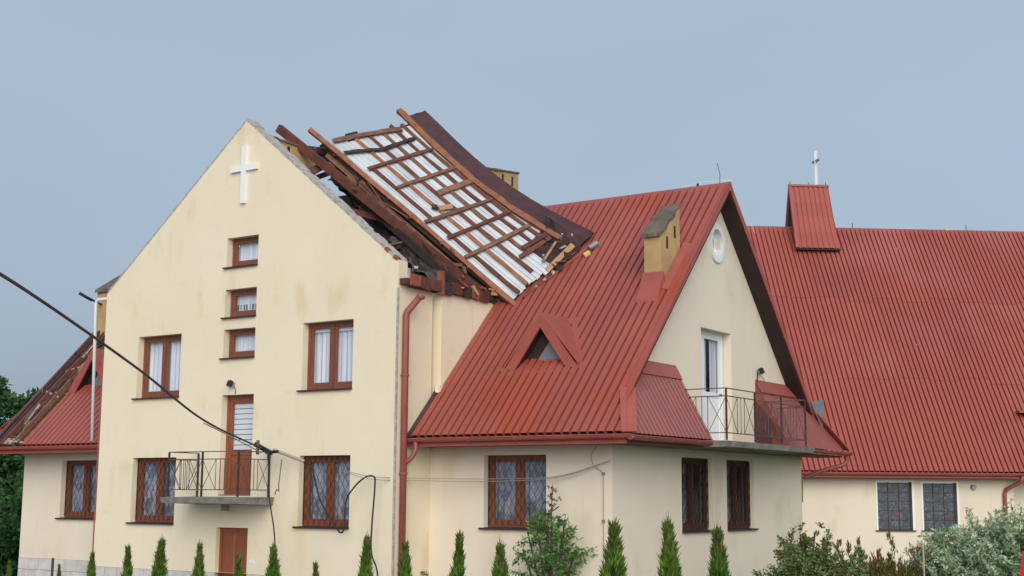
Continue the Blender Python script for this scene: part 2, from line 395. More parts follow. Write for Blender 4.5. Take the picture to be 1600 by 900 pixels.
wall('wall', 'plaster_cream', house, lambda u, d, z: (W1-d, u, z), .302, YB-.002, 0, lambda u: 7.05)     # right flank
wall('wall', 'plaster_cream', house, lambda u, d, z: (W1+.16-d, u, z), YB+.12, 3.9, 3.0, lambda u: 7.05)   # flank above the lower roof
wall('wall', 'plaster_cream', house, lambda u, d, z: (W0+d, u, z), .302, 3.9, 0, lambda u: 7.05)
hR = [(10.42, 11.92, 2.12, 3.58)]; hL = [(-2.84, -1.34, 2.12, 3.58)]
wall('wall', 'plaster_pale', house, fb, W1+.001, XE, 0, lambda u: 4.5, hR)
wall('wall', 'plaster_pale', house, fb, XL, W0-.001, 1.08, lambda u: 4.5, hL)
hG = [(4.12, 5.6, 2.05, 3.59), (6.34, 7.81, 2.05, 3.59), (5.14, 6.70, 3.98, 6.45), (5.72, 6.22, 8.1, 8.8)]
wall('wall', 'plaster_pale', house, fr, YB+.302, YE, 0, rB, hG, breaks=[YM])
wall('wall', 'plaster_pale', house, fl, YB+.302, YE, 0, rB, [], breaks=[YM])
wall('wall', 'plaster_pale', house, lambda u, d, z: (u, YE-d, z), XL+.302, XE-.302, 0, lambda u: 4.5)
# floors and dark inner walls keep the inside closed
MB().box(W0+.31, W1-.31, .31, 6.2, 6.9, 7.02).build('attic_floor', 'attic', house)
MB().box(XL+.31, XE-.31, YB+.31, YE-.31, 3.72, 3.85).build('attic_floor', 'attic', house)
MB().prism([(4.6, 3.0, 7.03), (8.85, 3.0, 7.03), (8.85, 3.0, 7.35), (5.5, 3.0, 10.0), (4.6, 3.0, 10.0)], (0, .1, 0)).build('attic_partition', 'attic', house)
# mortar bed on top of the gable wall, rough
for sgn in (-1, 1):
    n = 34
    for k in range(1):
        mb = MB()
        for i in range(n):
            a, b = i/n, (i+1.0)/n
            x0, x1 = 4.52+sgn*4.5*a, 4.52+sgn*4.5*b
            hgt = (.03 if sgn == 1 else .012)+random.uniform(0, .022)
            if random.random() < .12: hgt = .01
            y0 = -.012+random.uniform(0, .01); y1 = .31
            P = [(x0, y0, topA(x0)-.03), (x1, y0, topA(x1)-.03), (x1, y1, topA(x1)-.03), (x0, y1, topA(x0)-.03)]
            Q = [(p[0], p[1], p[2]+.03+hgt+random.uniform(-.008, .008)) for p in P]
            mb.hexa(P, Q)
        mb.build('mortar_bed', 'mortar', house)
for i in range(7):                                # broken bricks near the right foot of the gable
    x = 8.2+i*.12; z = topA(x)-.02
    if i in (0, 1, 2, 3, 5): continue
    MB().beam((x, .03, z+.03), (x+.10, .03, z-.05), .10, .07, jit=.008).build('brick', 'brick', house)
# plinth of pale stone slabs
def plinth(x0, x1, yf, ztop, skip=None):
    p = MB().box(x0, x1, yf+.012, yf+.3, 0, ztop-.004).build('plinth', 'mortar', house)
    z = ztop; row = 0
    while z > .05:
        zb = max(z-.29, .0); x = x0-(.22 if row % 2 else 0)
        while x < x1:
            wd = random.choice((.42, .46, .5)); a = max(x, x0)+.008; b = min(x+wd, x1)-.006
            if b-a > .05 and not (skip and b > skip[0] and a < skip[1]):
                o_ = random.uniform(0, .008)
                MB().box(a, b, yf-.012-o_, yf+.011, zb+.008, z-.006).build('stone_slab', 'stone', p)
            elif skip and b-a > .05:
                for a2, b2 in ((a, min(b, skip[0])), (max(a, skip[1]), b)):
                    if b2-a2 > .04: MB().box(a2, b2, yf-.014, yf+.011, zb+.008, z-.006).build('stone_slab', 'stone', p)
            x += wd
        z = zb; row += 1
plinth(W0, 4.03, 0, 1.05); plinth(5.01, W1, 0, 1.05); plinth(XL, W0-.02, YB, 1.08)

# ---- windows of the facade
for (a, b, z0, z1) in holesA[:2]: window(ff, a, b, z0, z1, house, valance=(a > 4))
for (a, b, z0, z1) in holesA[2:4]: window(ff, a, b, z0, z1, house, grille=True, curtain='curtain_parted')
for (a, b, z0, z1) in holesA[4:7]: window(ff, a+.02, b, z0, z1, house, d=.16, casements=1, small=True)
window(fb, 10.42, 11.92, 2.12, 3.58, house, grille=True, curtain='curtain_parted')
window(fb, -2.84, -1.34, 2.12, 3.58, house, grille=True, curtain='lace_reflections')
fr2 = lambda u, d, z: (XE-d, 2*YM-u, z)
for (a, b) in ((4.12, 5.6), (6.34, 7.81)):
    window(fr2, 2*YM-b, 2*YM-a, 2.05, 3.59, house, d=.13, grille=True, curtain='narrow', glass='glass_dull', frame='frame_brown_shaded')
# oval window high in the right gable
ov = MB(); n = 32; cy, cz = 5.97, 8.45
for i in range(n):
    t0, t1 = 2*math.pi*i/n, 2*math.pi*(i+1)/n
    def P(t, s, d): return fr(cy+math.cos(t)*.31*s, d, cz+math.sin(t)*.37*s)
    for s0, s1, d0, d1 in ((1.22, 1.22, .0, -.05), (1.22, .86, -.05, -.05), (.86, .86, -.05, .2), (.86, .74, .14, .14), (.74, .74, .14, .2)):
        ov.face(P(t0, s0, d0), P(t1, s0, d0), P(t1, s1, d1), P(t0, s1, d1))
ovw = ov.build('window', 'white_paint', house, label='small oval white framed window high in the gable')
MB().prism([P(2*math.pi*i/n, .8, .15) for i in range(n)], (-.01, 0, 0)).build('pane', 'glass', ovw)
MB().box(5.6, 6.3, .29, .3, 8.0, 8.9, fr).build('room_back', 'dim', ovw)
# ---- doors
def balcony_door(f, u0, u1, z0, z1, d, frame, panelm, blind):
    dr = MB(); fw = .07
    dr.box(u0, u0+fw, d, d+.08, z0, z1, f); dr.box(u1-fw, u1, d, d+.08, z0, z1, f); dr.box(u0+fw, u1-fw, d+.001, d+.081, z1-fw, z1, f)
    o = dr.build('door', frame, house)
    a, b = u0+fw, u1-fw; zm = z0+(z1-z0)*.43
    lf = MB(); lf.box(a, a+.1, d+.012, d+.07, z0+.03, z1-fw, f); lf.box(b-.1, b, d+.012, d+.07, z0+.03, z1-fw, f)
    lf.box(a+.1, b-.1, d+.013, d+.071, z1-fw-.1, z1-fw, f); lf.box(a+.1, b-.1, d+.013, d+.071, zm-.06, zm+.04, f)
    lf.box(a+.1, b-.1, d+.013, d+.071, z0+.03, z0+.13, f)
    lf.build('door_leaf', frame, o)
    MB().box(a+.1, b-.1, d+.03, d+.06, z0+.13, zm-.06, f).build('door_panel', panelm, o)
    MB().face(f(a+.1, d+.04, zm+.04), f(b-.1, d+.04, zm+.04), f(b-.1, d+.04, z1-fw-.1), f(a+.1, d+.04, z1-fw-.1)).build('pane', 'glass' if blind else 'glass_dull', o)
    if blind:
        k = 0; z = zm+.06
        while z < z1-fw-.08:
            MB().box(a+.06, b-.06, d+.08, d+.085, z, z+.095, f).build('blind_slat', 'blind', o)
            MB().box(a+.06, b-.06, d+.087, d+.09, z+.095, z+.115, f).build('blind_strip', 'blind_dark', o)
            z += .115
    MB().box(u0, u1, d+.4, d+.42, z0, z1, f).build('room_back', 'room', o)
    mb = MB(); mb.box(b-.06, b-.035, d-.01, d+.01, zm+.0, zm+.03, f); mb.box(b-.15, b-.035, d-.025, d-.01, zm+.0, zm+.03, f); mb.build('handle', 'grey_tin', o)
    return o
balcony_door(ff, 4.06, 5.04, 2.72, 4.95, .17, 'door_brown', 'door_brown', True)
MB().box(4.06, 5.04, .0, .16, 2.725, 2.75).build('threshold', 'concrete', house)
# lower front door: boarded brown door
dr = MB(); dr.box(4.04, 4.11, .11, .19, .05, 2.03); dr.box(4.93, 5.0, .11, .19, .05, 2.03); dr.box(4.11, 4.93, .111, .191, 1.96, 2.03)
d0 = dr.build('door', 'door_brown', house)
MB().box(4.11, 4.93, .14, .18, .05, 1.96).build('door_leaf', 'door_brown', d0)
for a, b in ((4.17, 4.49), (4.55, 4.87)):
    for z0, z1 in ((.2, .85), (.95, 1.88)):
        MB().hexa([(a, .14, z0), (b, .14, z0), (b, .14, z1), (a, .14, z1)][::-1], [(a+.03, .122, z0+.03), (b-.03, .122, z0+.03), (b-.03, .122, z1-.03), (a+.03, .122, z1-.03)][::-1]).build('door_panel', 'door_brown', d0)
MB().beam((4.87, .1, 1.02), (4.78, .1, 1.02), .02, .02).build('handle', 'grey_tin', d0)
MB().box(4.04, 5.0, .3, .32, 0, 2.03).build('room_back', 'room', d0)
for x in (5.1, 5.19): MB().box(x-.035, x+.035, -.012, .0, 1.28, 1.35).build('socket', 'white_pvc', house)
# gable balcony door, white, with a side light
o = balcony_door(fr, 5.55, 6.66, 3.99, 6.445, .2, 'white_pvc', 'white_pvc', False)
sl_ = MB(); sl_.box(5.16, 5.23, .2, .28, 3.99, 6.445, fr); sl_.box(5.23, 5.548, .201, .281, 6.29, 6.445, fr); sl_.box(5.23, 5.548, .201, .281, 5.0, 5.08, fr); sl_.box(5.23, 5.548, .201, .281, 3.99, 4.08, fr)
s1 = sl_.build('side_light', 'white_pvc', house)
MB().box(5.23, 5.548, .23, .25, 4.08, 5.0, fr).build('door_panel', 'white_pvc', s1)
MB().face(fr(5.23, .24, 5.08), fr(5.548, .24, 5.08), fr(5.548, .24, 6.29), fr(5.23, .24, 6.29)).build('pane', 'glass', s1)
MB().box(5.16, 5.55, .5, .52, 3.99, 6.36, fr).build('room_back', 'room', s1)
cu = MB()
for i in range(24):
    a, b = 5.65+i*.9/24, 5.65+(i+1)*.9/24; q = lambda t: .3+.015*math.sin(t*60)
    if 8 < i < 13: continue
    cu.face(fr(a, q(a), 5.0), fr(b, q(b), 5.0), fr(b, q(b), 6.28), fr(a, q(a), 6.28))
cu.build('curtain', 'curtain', o, smooth=True)

# ---- cross on the facade
c = MB(); c.box(4.455, 4.595, -.07, -.004, 9.29, 10.62); c.box(4.11, 4.455, -.068, -.004, 10.04, 10.18); c.box(4.595, 4.94, -.068, -.004, 10.04, 10.18)
c.build('wall_cross', 'white_paint', house, label='white cross high on the front gable')

# ---- balconies
def railing(pts_posts, rail_z, base_z, f, parent, bays, m='rail'):
    """posts: list of (u, d); bays: number of panels between successive posts"""
    posts = [V(f(u, d, 0)) for u, d in pts_posts]
    for p in posts:
        MB().beam(p+V((0, 0, base_z)), p+V((0, 0, rail_z)), .034, .034).build('post', m, parent)
    for p, q in zip(posts, posts[1:]):
        r_ = MB()
        for z in (rail_z, rail_z-.16, base_z+.15): r_.beam(p+V((0, 0, z)), q+V((0, 0, z)), .026, .02)
        r_.build('rail', 'rail_worn', parent)
        zt, zb = rail_z-.16, base_z+.15; b = MB(); c1, c2 = p.lerp(q, .38), p.lerp(q, .62)
        for a, e in ((p, c1), (c2, q)):
            b.beam(a+V((0, 0, zb)), e+V((0, 0, zt)), .009, .009); b.beam(a+V((0, 0, zt)), e+V((0, 0, zb)), .009, .009)
        for a in (c1, c2, p.lerp(q, .5)): b.beam(a+V((0, 0, zb)), a+V((0, 0, zt)), .011, .011)
        b.build('railing_panel', 'rail_worn', parent)
bal = MB().hexa([(3.34, -.98, 2.56), (5.72, -.98, 2.56), (5.72, -.001, 2.53), (3.34, -.001, 2.53)], [(3.3, -1.02, 2.68), (5.76, -1.02, 2.68), (5.76, -.001, 2.70), (3.3, -.001, 2.70)]).build('balcony', 'concrete', house, label='small front balcony with a cracked concrete slab')
railing([(3.42, -.03), (3.46, -.93), (4.5, -.93), (5.58, -.93), (5.6, -.03)], 3.66, 2.70, lambda u, d, z: (u, d, z), bal, 1)
MB().beam((4.75, -.45, 2.40), (4.75, -.45, 2.53), .13, .13).build('lamp_housing', 'concrete', bal)
bal2 = MB().hexa([(14.68, 3.62, 3.78), (14.68, 8.32, 3.78), (XE+.001, 8.32, 3.76), (XE+.001, 3.62, 3.76)][::-1], [(14.72, 3.58, 3.90), (14.72, 8.36, 3.90), (XE+.001, 8.36, 3.93), (XE+.001, 3.58, 3.93)][::-1]).build('balcony', 'concrete', house, label='wide gable balcony under the white door')
railing([(13.5, 3.83), (14.6, 3.83), (14.6, 5.26), (14.6, 6.69), (14.6, 8.1), (13.5, 8.1)], 4.98, 3.92, lambda u, d, z: (u, d, z), bal2, 1)

# ---- lamps on the walls
def flood(p, nrm, parent):
    p = V(p); nrm = V(nrm); mb = MB(); mb.beam(p, p+nrm*.12, .025, .025); 
    b = mb.build('lamp_bracket', 'grey_tin', parent)
    MB().beam(p+nrm*.10+V((0, 0, .05)), p+nrm*.15-V((0, 0, .07)), .11, .09).build('floodlight', 'black', b)
    return b
flood((4.44, 0, 5.2), (-.2, -1, 0), house); flood((XE, 8.1, 5.72), (1, 0, 0), house)
MB().tube(catmull([(4.44, -.03, 5.15), (4.5, -.03, 5.05), (4.48, -.02, 4.97)]), .01, 5).build('lamp_cable', 'thin_wire', house)
MB().tube(catmull([(13.45, 8.1, 5.68), (13.46, 8.02, 5.3), (13.46, 8.14, 5.0), (13.46, 8.12, 4.5), (13.46, 8.15, 4.0)]), .012, 5).build('lamp_cable', 'black', house)
MB().tube(catmull([(13.45, 8.12, 5.68), (13.5, 8.35, 5.5), (13.48, 8.3, 5.25), (13.46, 8.2, 5.0)]), .008, 5).build('lamp_cable', 'thin_wire', house)

# ---- main roof, front slope
nB = V((0, -SL, 1)).normalized(); nBb = V((0, SL, 1)).normalized()
def fB(u, v, h): return V((u, v, RZ-SL*(YM-v)))+nB*h
def fBb(u, v, h): return V((u, 2*YM-v, RZ-SL*(YM-v)))+nBb*h
def hiR(x): return YM if x <= 13.79 else max(.35, .35+(14.25-x)/.46*.79)
def loR(x): return .35 if x >= 9.2 else 3.36+(9.6-x)*.80
def loRw(x): return .35 if x >= 9.06 else 3.36+(9.6-x)*.80
ribbed(fB, 9.22, 13.79, lambda x: .35, lambda x: YM-.03, house, period=.1904, crown=.138, valley=.038)
ribbed(fB, 13.79, 14.25, lambda x: .35, hiR, house, period=.19, crown=.138, valley=.038)
ribbed(fB, 6.4, 9.22, lambda x: 3.36+(9.6-x)*.80 if x < 9.2 else 3.5, lambda x: YM-.03, house, period=.1904, crown=.138, valley=.038)
# flat flashing strip along the flank wall
MB().hexa([fB(9.05, .35, .0), fB(9.24, .35, .0), fB(9.24, 3.4, .0), fB(9.05, 1.3, .0)], [fB(9.05, .35, .05), fB(9.24, .35, .045), fB(9.24, 3.4, .045), fB(9.05, 1.3, .05)]).build('flashing', 'red_dark', house)
MB().hexa([fB(9.2, 1.3, .046), fB(9.42, 1.3, .04), fB(9.42, 3.7, .04), fB(9.2, 3.7, .046)], [fB(9.2, 1.3, .062), fB(9.42, 1.3, .055), fB(9.42, 3.7, .055), fB(9.2, 3.7, .062)]).build('flashing', 'red_trim', house)
MB().beam((9.19, 1.33, 4.98), (9.19, 1.2, 4.98), .12, .16, jit=.02).build('plaster_patch', 'plaster_pale', house)
# left side: intact area, verge sheet, storm hole between
ribbed(fB, -3.35, -.02, lambda x: .35, lambda x: 2.95 if x < -1.6 else YM-.03, house, period=.1904, crown=.138, valley=.038)
MB().hexa([fB(-4.74, .35, .0), fB(-4.64, .35, .0), fB(-4.64, YM, .0), fB(-4.74, YM, .0)], [fB(-4.74, .35, .05), fB(-4.64, .35, .05), fB(-4.64, YM, .05), fB(-4.74, YM, .05)]).build('verge_strip', 'red_dark', house)
ribbed(fBb, XL-.4, 13.79, lambda x: .35, lambda x: YM-.03, house, period=.1904, per_sheet=20)
# decking under the slopes (leaves the storm hole open)
def deck(x0, x1, y0, y1, f, m='wood_dark', nm='roof_deck'):
    MB().hexa([f(x0, y0, -.09), f(x1, y0, -.09), f(x1, y1, -.09), f(x0, y1, -.09)], [f(x0, y0, -.006), f(x1, y0, -.006), f(x1, y1, -.006), f(x0, y1, -.006)]).build(nm, m, house)
deck(9.25, 13.72, .37, YM, fB); deck(6.4, 9.249, 3.9, YM, fB); deck(-3.3, -.31, .37, 2.9, fB); deck(XL-.3, 13.72, .37, YM, fBb)
# soffits: the shadow under the eaves is put into their dark brown
MB().box(9.06, 14.2, .36, YB-.002, 3.76, 3.80).build('soffit', 'soffit', house)
MB().box(XL-.7, W0-.01, .36, YB-.002, 3.76, 3.80).build('soffit', 'soffit', house)
MB().box(XE+.002, 14.2, YB+.001, 3.58, 3.761, 3.801).build('soffit', 'soffit', house)
MB().box(XE+.002, 14.2, 8.37, 11.5, 3.761, 3.801).build('soffit', 'soffit', house)
# verge: dark soffit, red barge trim
for sg, y0 in ((1, 1.2), (-1, 10.7)):
    fx = lambda u, v, h, sg=sg: (fB(u, v, h) if sg == 1 else fBb(u, 2*YM-v, h))
    ye = 1.14 if sg == 1 else 10.76
    for (a, b, h0, h1, m, nm) in ((XE-.01, 13.78, -.135, -.095, 'soffit_dark', 'verge_soffit'), (13.781, 13.81, -.07, .05, 'red_trim', 'barge_board'), (13.62, 13.809, .051, .064, 'red_trim', 'verge_flashing')):
        MB().hexa([fx(a, ye, h0), fx(b, ye, h0), fx(b, YM, h0), fx(a, YM, h0)], [fx(a, ye, h1), fx(b, ye, h1), fx(b, YM, h1), fx(a, YM, h1)]).build(nm, m, house)
MB().hexa([fB(-4.77, .35, -.12), fB(-4.74, .35, -.12), fB(-4.74, YM, -.12), fB(-4.77, YM, -.12)], [fB(-4.77, .35, .05), fB(-4.74, .35, .05), fB(-4.74, YM, .05), fB(-4.77, YM, .05)]).build('barge_board', 'red_trim', house)
# ridge cap
for x0 in [6.4+i*1.6 for i in range(5)]:
    x1 = min(x0+1.62, 13.82)
    if x1 <= x0: continue
    MB().hexa([(x0, YM-.16, RZ-.14), (x1, YM-.16, RZ-.14), (x1, YM+.16, RZ-.14), (x0, YM+.16, RZ-.14)], [(x0, YM-.03, RZ+.075), (x1, YM-.03, RZ+.075), (x1, YM+.03, RZ+.075), (x0, YM+.03, RZ+.075)]).build('ridge_cap', 'red_trim', house)
# skirt roofs on the right gable
def fS(u, v, h):                  # u = y, v = distance down the slope measured on x
    x = 14.25-v; return V((x, u, 3.93+v*1.785))+V((1.785, 0, 1)).normalized()*h
def hipv(y): return max(0, min(.83, (y-.35)*.58))
ribbed(fS, .35, 3.87, lambda y: 0, hipv, house, period=.175, h=.02, m='red_worn', crown=.12)
ribbed(fS, 8.03, 11.55, lambda y: 0, lambda y: hipv(11.9-y), house, period=.175, h=.006, crown=.12, m='red_worn')
for y, s in ((3.87, 1), (8.0, 1)):
    MB().prism([(XE+.001, y, 3.9), (14.27, y, 3.9), (XE+.001, y, 5.44)], (0, .03, 0)).build('skirt_cheek', 'red_dirty', house)
MB().prism([(XE+.001, 7.97, 5.0), (XE+.5, 7.97, 4.4), (XE+.35, 7.97, 3.95), (XE+.001, 7.97, 3.95)], (0, .028, 0)).build('torn_flashing', 'red_dark', house)
for y0, y1 in ((1.75, 3.9), (8.0, 10.15)):
    MB().hexa([fS(y0, .70, .03), fS(y1, .70, .03), fS(y1, .85, .03), fS(y0, .85, .03)], [fS(y0, .70, .045), fS(y1, .70, .045), fS(y1, .87, .045), fS(y0, .87, .045)]).build('flashing', 'red_trim', house)
# hip flashings
def strip(a, b, w_, up, m, nm, h=.015): MB().beam(a, b, w_, h, up).build(nm, m, house)
strip(fB(14.27, .35, .05), fB(13.78, 1.2, .05), .30, (.3, -.5, 1), 'red_trim', 'hip_cap', .03)
strip(fBb(14.27, .35, .05), fBb(13.78, 1.2, .05), .30, (.3, .5, 1), 'red_trim', 'hip_cap', .03)
strip(fS(1.14, .46, .03), fS(1.85, .84, .03), .12, (1, 0, 1), 'red_trim', 'hip_cap', .02)
# loose grey tin at the far foot of the verge
MB().prism([(13.84, 10.45, 5.12), (13.86, 11.25, 5.2), (13.95, 10.9, 4.45)], (-.02, -.01, 0)).build('torn_tin', 'grey_tin', house, label='torn grey tin corner at the foot of the verge')
# left skirt seen edge on
def fSl(u, v, h): p = fS(u, v, h); return V((9.05-p.x, p.y, p.z))
ribbed(fSl, .35, 3.87, lambda y: 0, hipv, house, period=.175, h=.03, crown=.12)
MB().prism([(-5.22, .33, 3.93), (-4.76, 1.12, 4.78), (-4.95, 1.2, 4.75), (-5.26, .5, 3.93)], (0, 0, .03)).build('hip_cap', 'wood_orange', house)
# gutters
def gutter(a, b, r=.075, m='red_trim', parent=house, joint=1.1):
    a = V(a); b = V(b); d = (b-a).normalized(); sd = d.cross(V((0, 0, 1))); mb = MB(); n = 8
    pts = [(math.cos(math.pi*i/n), -math.sin(math.pi*i/n)) for i in range(n+1)]
    for i in range(n):
        p, q = pts[i], pts[i+1]
        for s in (1, .9):
            mb.face(a+sd*p[0]*r*s+V((0, 0, p[1]*r*s)), b+sd*p[0]*r*s+V((0, 0, p[1]*r*s)), b+sd*q[0]*r*s+V((0, 0, q[1]*r*s)), a+sd*q[0]*r*s+V((0, 0, q[1]*r*s)))
    for s in (-1, 1):
        mb.tube([a+sd*r*s, b+sd*r*s], .012, 6)
    for e in (a, b): mb.face(*[e+sd*p[0]*r+V((0, 0, p[1]*r)) for p in pts])
    g_ = mb.build('gutter', m, parent)
    k = .5
    while k < (b-a).length:
        c = a+d*k; bb = MB()
        for i in range(n):
            p, q = pts[i], pts[i+1]
            bb.hexa([c-d*.02+sd*p[0]*r+V((0, 0, p[1]*r)), c+d*.02+sd*p[0]*r+V((0, 0, p[1]*r)), c+d*.02+sd*q[0]*r+V((0, 0, q[1]*r)), c-d*.02+sd*q[0]*r+V((0, 0, q[1]*r))],
                    [c-d*.02+sd*p[0]*(r+.01)+V((0, 0, p[1]*(r+.01))), c+d*.02+sd*p[0]*(r+.01)+V((0, 0, p[1]*(r+.01))), c+d*.02+sd*q[0]*(r+.01)+V((0, 0, q[1]*(r+.01))), c-d*.02+sd*q[0]*(r+.01)+V((0, 0, q[1]*(r+.01)))])
        bb.build('gutter_bracket', m, g_); k += joint
    return g_
gutter((9.1, .28, 3.90), (14.36, .28, 3.90)); gutter((14.34, .24, 3.88), (14.34, 3.9, 3.88)); gutter((14.34, 8.4, 3.88), (14.34, 11.7, 3.88))
gutter((-5.3, .28, 3.90), (-.08, .28, 3.90))
MB().box(9.06, 14.2, .34, .36, 3.74, 3.92).build('fascia', 'red_trim', house); MB().box(-5.2, -.01, .34, .36, 3.74, 3.92).build('fascia', 'red_trim', house)
# downpipes
dp = MB().tube([(9.13, .17, 0), (9.13, .17, 6.45), (9.15, .19, 6.52), (9.36, .33, 6.83)], .07, 12).build('downpipe', 'pipe_red', house, smooth=True)
MB().tube([(9.36, .33, 6.80), (9.385, .347, 6.865)], .09, 12).build('pipe_collar', 'pipe_red', dp)
for z in (1.4, 3.2, 5.2): MB().tube([(9.13, .17, z-.02), (9.13, .17, z+.02)], .088, 12).build('pipe_collar', 'pipe_red', dp)
MB().tube(catmull([(9.34, .28, 3.83), (9.36, .26, 3.68), (9.3, .22, 3.52), (9.19, .18, 3.42)]), .05, 10).build('pipe_elbow', 'pipe_red', house, smooth=True)
MB().tube(catmull([(14.3, 11.55, 3.80), (14.25, 11.5, 3.6), (13.8, 11.1, 3.42), (13.5, 10.75, 3.25)]), .05, 10).build('pipe_elbow', 'pipe_red', house, smooth=True)
MB().box(W1-.03, W1+.01, -.006, .03, 1.05, 7.0).build('corner_strip', 'mortar', house)
# white pipe left of the facade
MB().tube([(-.745, .38, 4.02), (-.86, .38, 7.42), (-.83, .38, 7.49), (-.76, .38, 7.52), (-.4, .40, 7.52), (.01, .42, 7.50)], .042, 10).build('white_pipe', 'white_pvc', house, smooth=True)
MB().tube([(-.03, -.01, .9), (-.03, -.01, 6.2)], .016, 8).build('downpipe', 'pipe_red', house)
# ---- chimneys
def chimney(x0, x1, y0, y1, z0, z1f, z1b, slots, capx=.03, cr=1):
    """mono pitched cap rising from y0 to y1"""
    c = MB().hexa([(x0, y0, z0), (x1, y0, z0), (x1, y1, z0), (x0, y1, z0)], [(x0, y0, z1f), (x1, y0, z1f), (x1, y1, z1b), (x0, y1, z1b)]).build('chimney', 'ochre', house)
    k = (z1b-z1f)/(y1-y0)
    mb = MB(); nx, ny = 8, 12; a0, a1, b0, b1 = x0-capx, x1+capx, y0-.07, y1+.03
    def P(i, j, top):
        x = a0+(a1-a0)*i/nx; y = b0+(b1-b0)*j/ny
        ed = (i in (0, nx) or j in (0, ny))
        n_ = cr*.035*mnoise.noise(V((x*5, y*5, 3)))+(cr*.045*mnoise.noise(V((x*11, y*11, 9))) if ed else 0)
        return V((x+(n_ if ed else 0), y+(n_ if ed else 0), z1f+k*(y-y0)+((.085 if cr == 1 else .05)+n_ if top else .003)))
    for i in range(nx):
        for j in range(ny):
            for t in (1, 0): mb.face(P(i, j, t), P(i+1, j, t), P(i+1, j+1, t), P(i, j+1, t))
            if i == 0: mb.face(P(0, j, 0), P(0, j+1, 0), P(0, j+1, 1), P(0, j, 1))
            if i == nx-1: mb.face(P(nx, j, 0), P(nx, j+1, 0), P(nx, j+1, 1), P(nx, j, 1))
        mb.face(P(i, 0, 0), P(i+1, 0, 0), P(i+1, 0, 1), P(i, 0, 1)); mb.face(P(i, ny, 0), P(i+1, ny, 0), P(i+1, ny, 1), P(i, ny, 1))
    mb.build('chimney_cap', 'cap', c)
    for (fx, u, z) in slots:
        if fx == 'x': MB().box(x1-.02, x1+.004, u-.04, u+.04, z-.13, z+.13).build('vent_slot', 'black', c)
        else: MB().box(u-.04, u+.04, y0-.004, y0+.02, z-.13, z+.13).build('vent_slot', 'black', c)
    return c
cR = chimney(12.99, 13.395, 3.35, 4.22, 6.98, 8.24, 8.95, [('x', 3.62, 8.1), ('x', 3.98, 8.38)])
MB().hexa([fB(12.96, 3.05, .04), fB(13.46, 3.05, .04), fB(13.46, 3.45, .04), fB(12.96, 3.45, .04)], [fB(12.96, 3.05, .06), fB(13.46, 3.05, .06), (13.46, 3.33, 7.44), (12.96, 3.33, 7.44)]).build('chimney_flashing', 'red_trim', cR)
MB().hexa([fB(13.43, 3.3, .04), fB(13.66, 3.3, .04), fB(13.66, 4.4, .04), fB(13.43, 4.4, .04)], [fB(13.43, 3.3, .12), fB(13.66, 3.3, .055), fB(13.66, 4.4, .055), fB(13.43, 4.4, .12)]).build('chimney_flashing', 'red_trim', cR)
chimney(-4.66, -4.1, 3.5, 4.4, 6.6, 8.42, 9.0, [])
chimney(6.0, 6.5, 6.6, 8.3, 9.0, 11.20, 11.40, [('x', 7.55, 11.12), ('x', 8.0, 11.14)], cr=.35)
chimney(4.4, 4.9, .5, 1.95, 7.0, 10.86, 10.84, [('x', 1.0, 10.66)], cr=.3)
# left chimney carries a broken black antenna arm
MB().beam((-4.4, 3.1, 8.12), (-4.72, 2.92, 8.32), .12, .07, jit=.03).beam((-4.42, 3.12, 8.12), (-4.45, 3.52, 8.02), .04, .04).build('bent_bracket', 'black', house)
# ---- dormers
def dormer(xm, s=1):
    hw, z0, zt, yf = .86, 5.42, 6.42, 1.76
    yb = YM-(RZ-zt)/SL; d = MB()
    for sg in (-1, 1):
        # roof plane of the dormer
        a = (xm+sg*(hw+.04), yf-.12, z0-.02); b = (xm, yf-.12, zt+.04); c = (xm, yb+.05, zt+.04); e_ = (xm+sg*(hw+.04), yf+.02, z0-.0)
        d.prism([a, b, c, e_], (0, 0, .05))
    o = d.build('dormer', 'red_trim', house)
    for sg in (-1, 1):
        MB().hexa([(xm+sg*(hw+.03), yf-.15, z0-.08), (xm+sg*(hw-.24), yf-.15, z0-.08), (xm, yf-.15, zt-.22), (xm+sg*.001, yf-.15, zt+.07)][::sg],
                  [(xm+sg*(hw+.03), yf-.11, z0-.08), (xm+sg*(hw-.24), yf-.11, z0-.08), (xm, yf-.11, zt-.22), (xm+sg*.001, yf-.11, zt+.07)][::sg]).build('barge_board', 'red_trim', o)
        MB().prism([(xm, yf-.1, zt-.2), (xm+sg*(hw-.25), yf-.1, z0-.02), (xm+sg*(hw-.25), yf+.07, z0-.02), (xm, yf+.07, zt-.2)], (0, 0, -.02)).build('reveal_lining', 'soffit_dark', o)
    MB().prism([(xm-hw+.2, yf+.08, z0), (xm+hw-.2, yf+.08, z0), (xm, yf+.08, zt-.2)], (0, .02, 0)).build('shaded_frame', 'soffit_dark', o)  # inner frame and the reveal's shade, both painted as one dark triangle
    MB().prism([(xm-.22, yf+.05, z0+.07), (xm+.66, yf+.05, z0+.07), (xm+.16, yf+.05, z0+.56)], (0, .02, 0)).build('pane', 'blind_dark', o)
    MB().box(xm-.6, xm+.6, yf+.04, yf+.07, z0+.0, z0+.09).build('sash', 'soffit_dark', o)
    MB().hexa([fB(xm-hw, yf-.16, .03), fB(xm+hw, yf-.16, .03), (xm+hw-.15, yf+.03, z0+.02), (xm-hw+.15, yf+.03, z0+.02)], [fB(xm-hw, yf-.16, .05), fB(xm+hw, yf-.16, .05), (xm+hw-.15, yf+.03, z0+.05), (xm-hw+.15, yf+.03, z0+.05)]).build('dormer_apron', 'red_trim', o)
    for sg in (-1, 1):
        MB().beam(fB(xm+sg*(hw+.1), yf-.1, .06), fB(xm+sg*.08, yb+.1, .06), .12, .02, nB).build('flashing', 'red_trim', o)
    return o
dormer(11.49); dormer(-2.44)

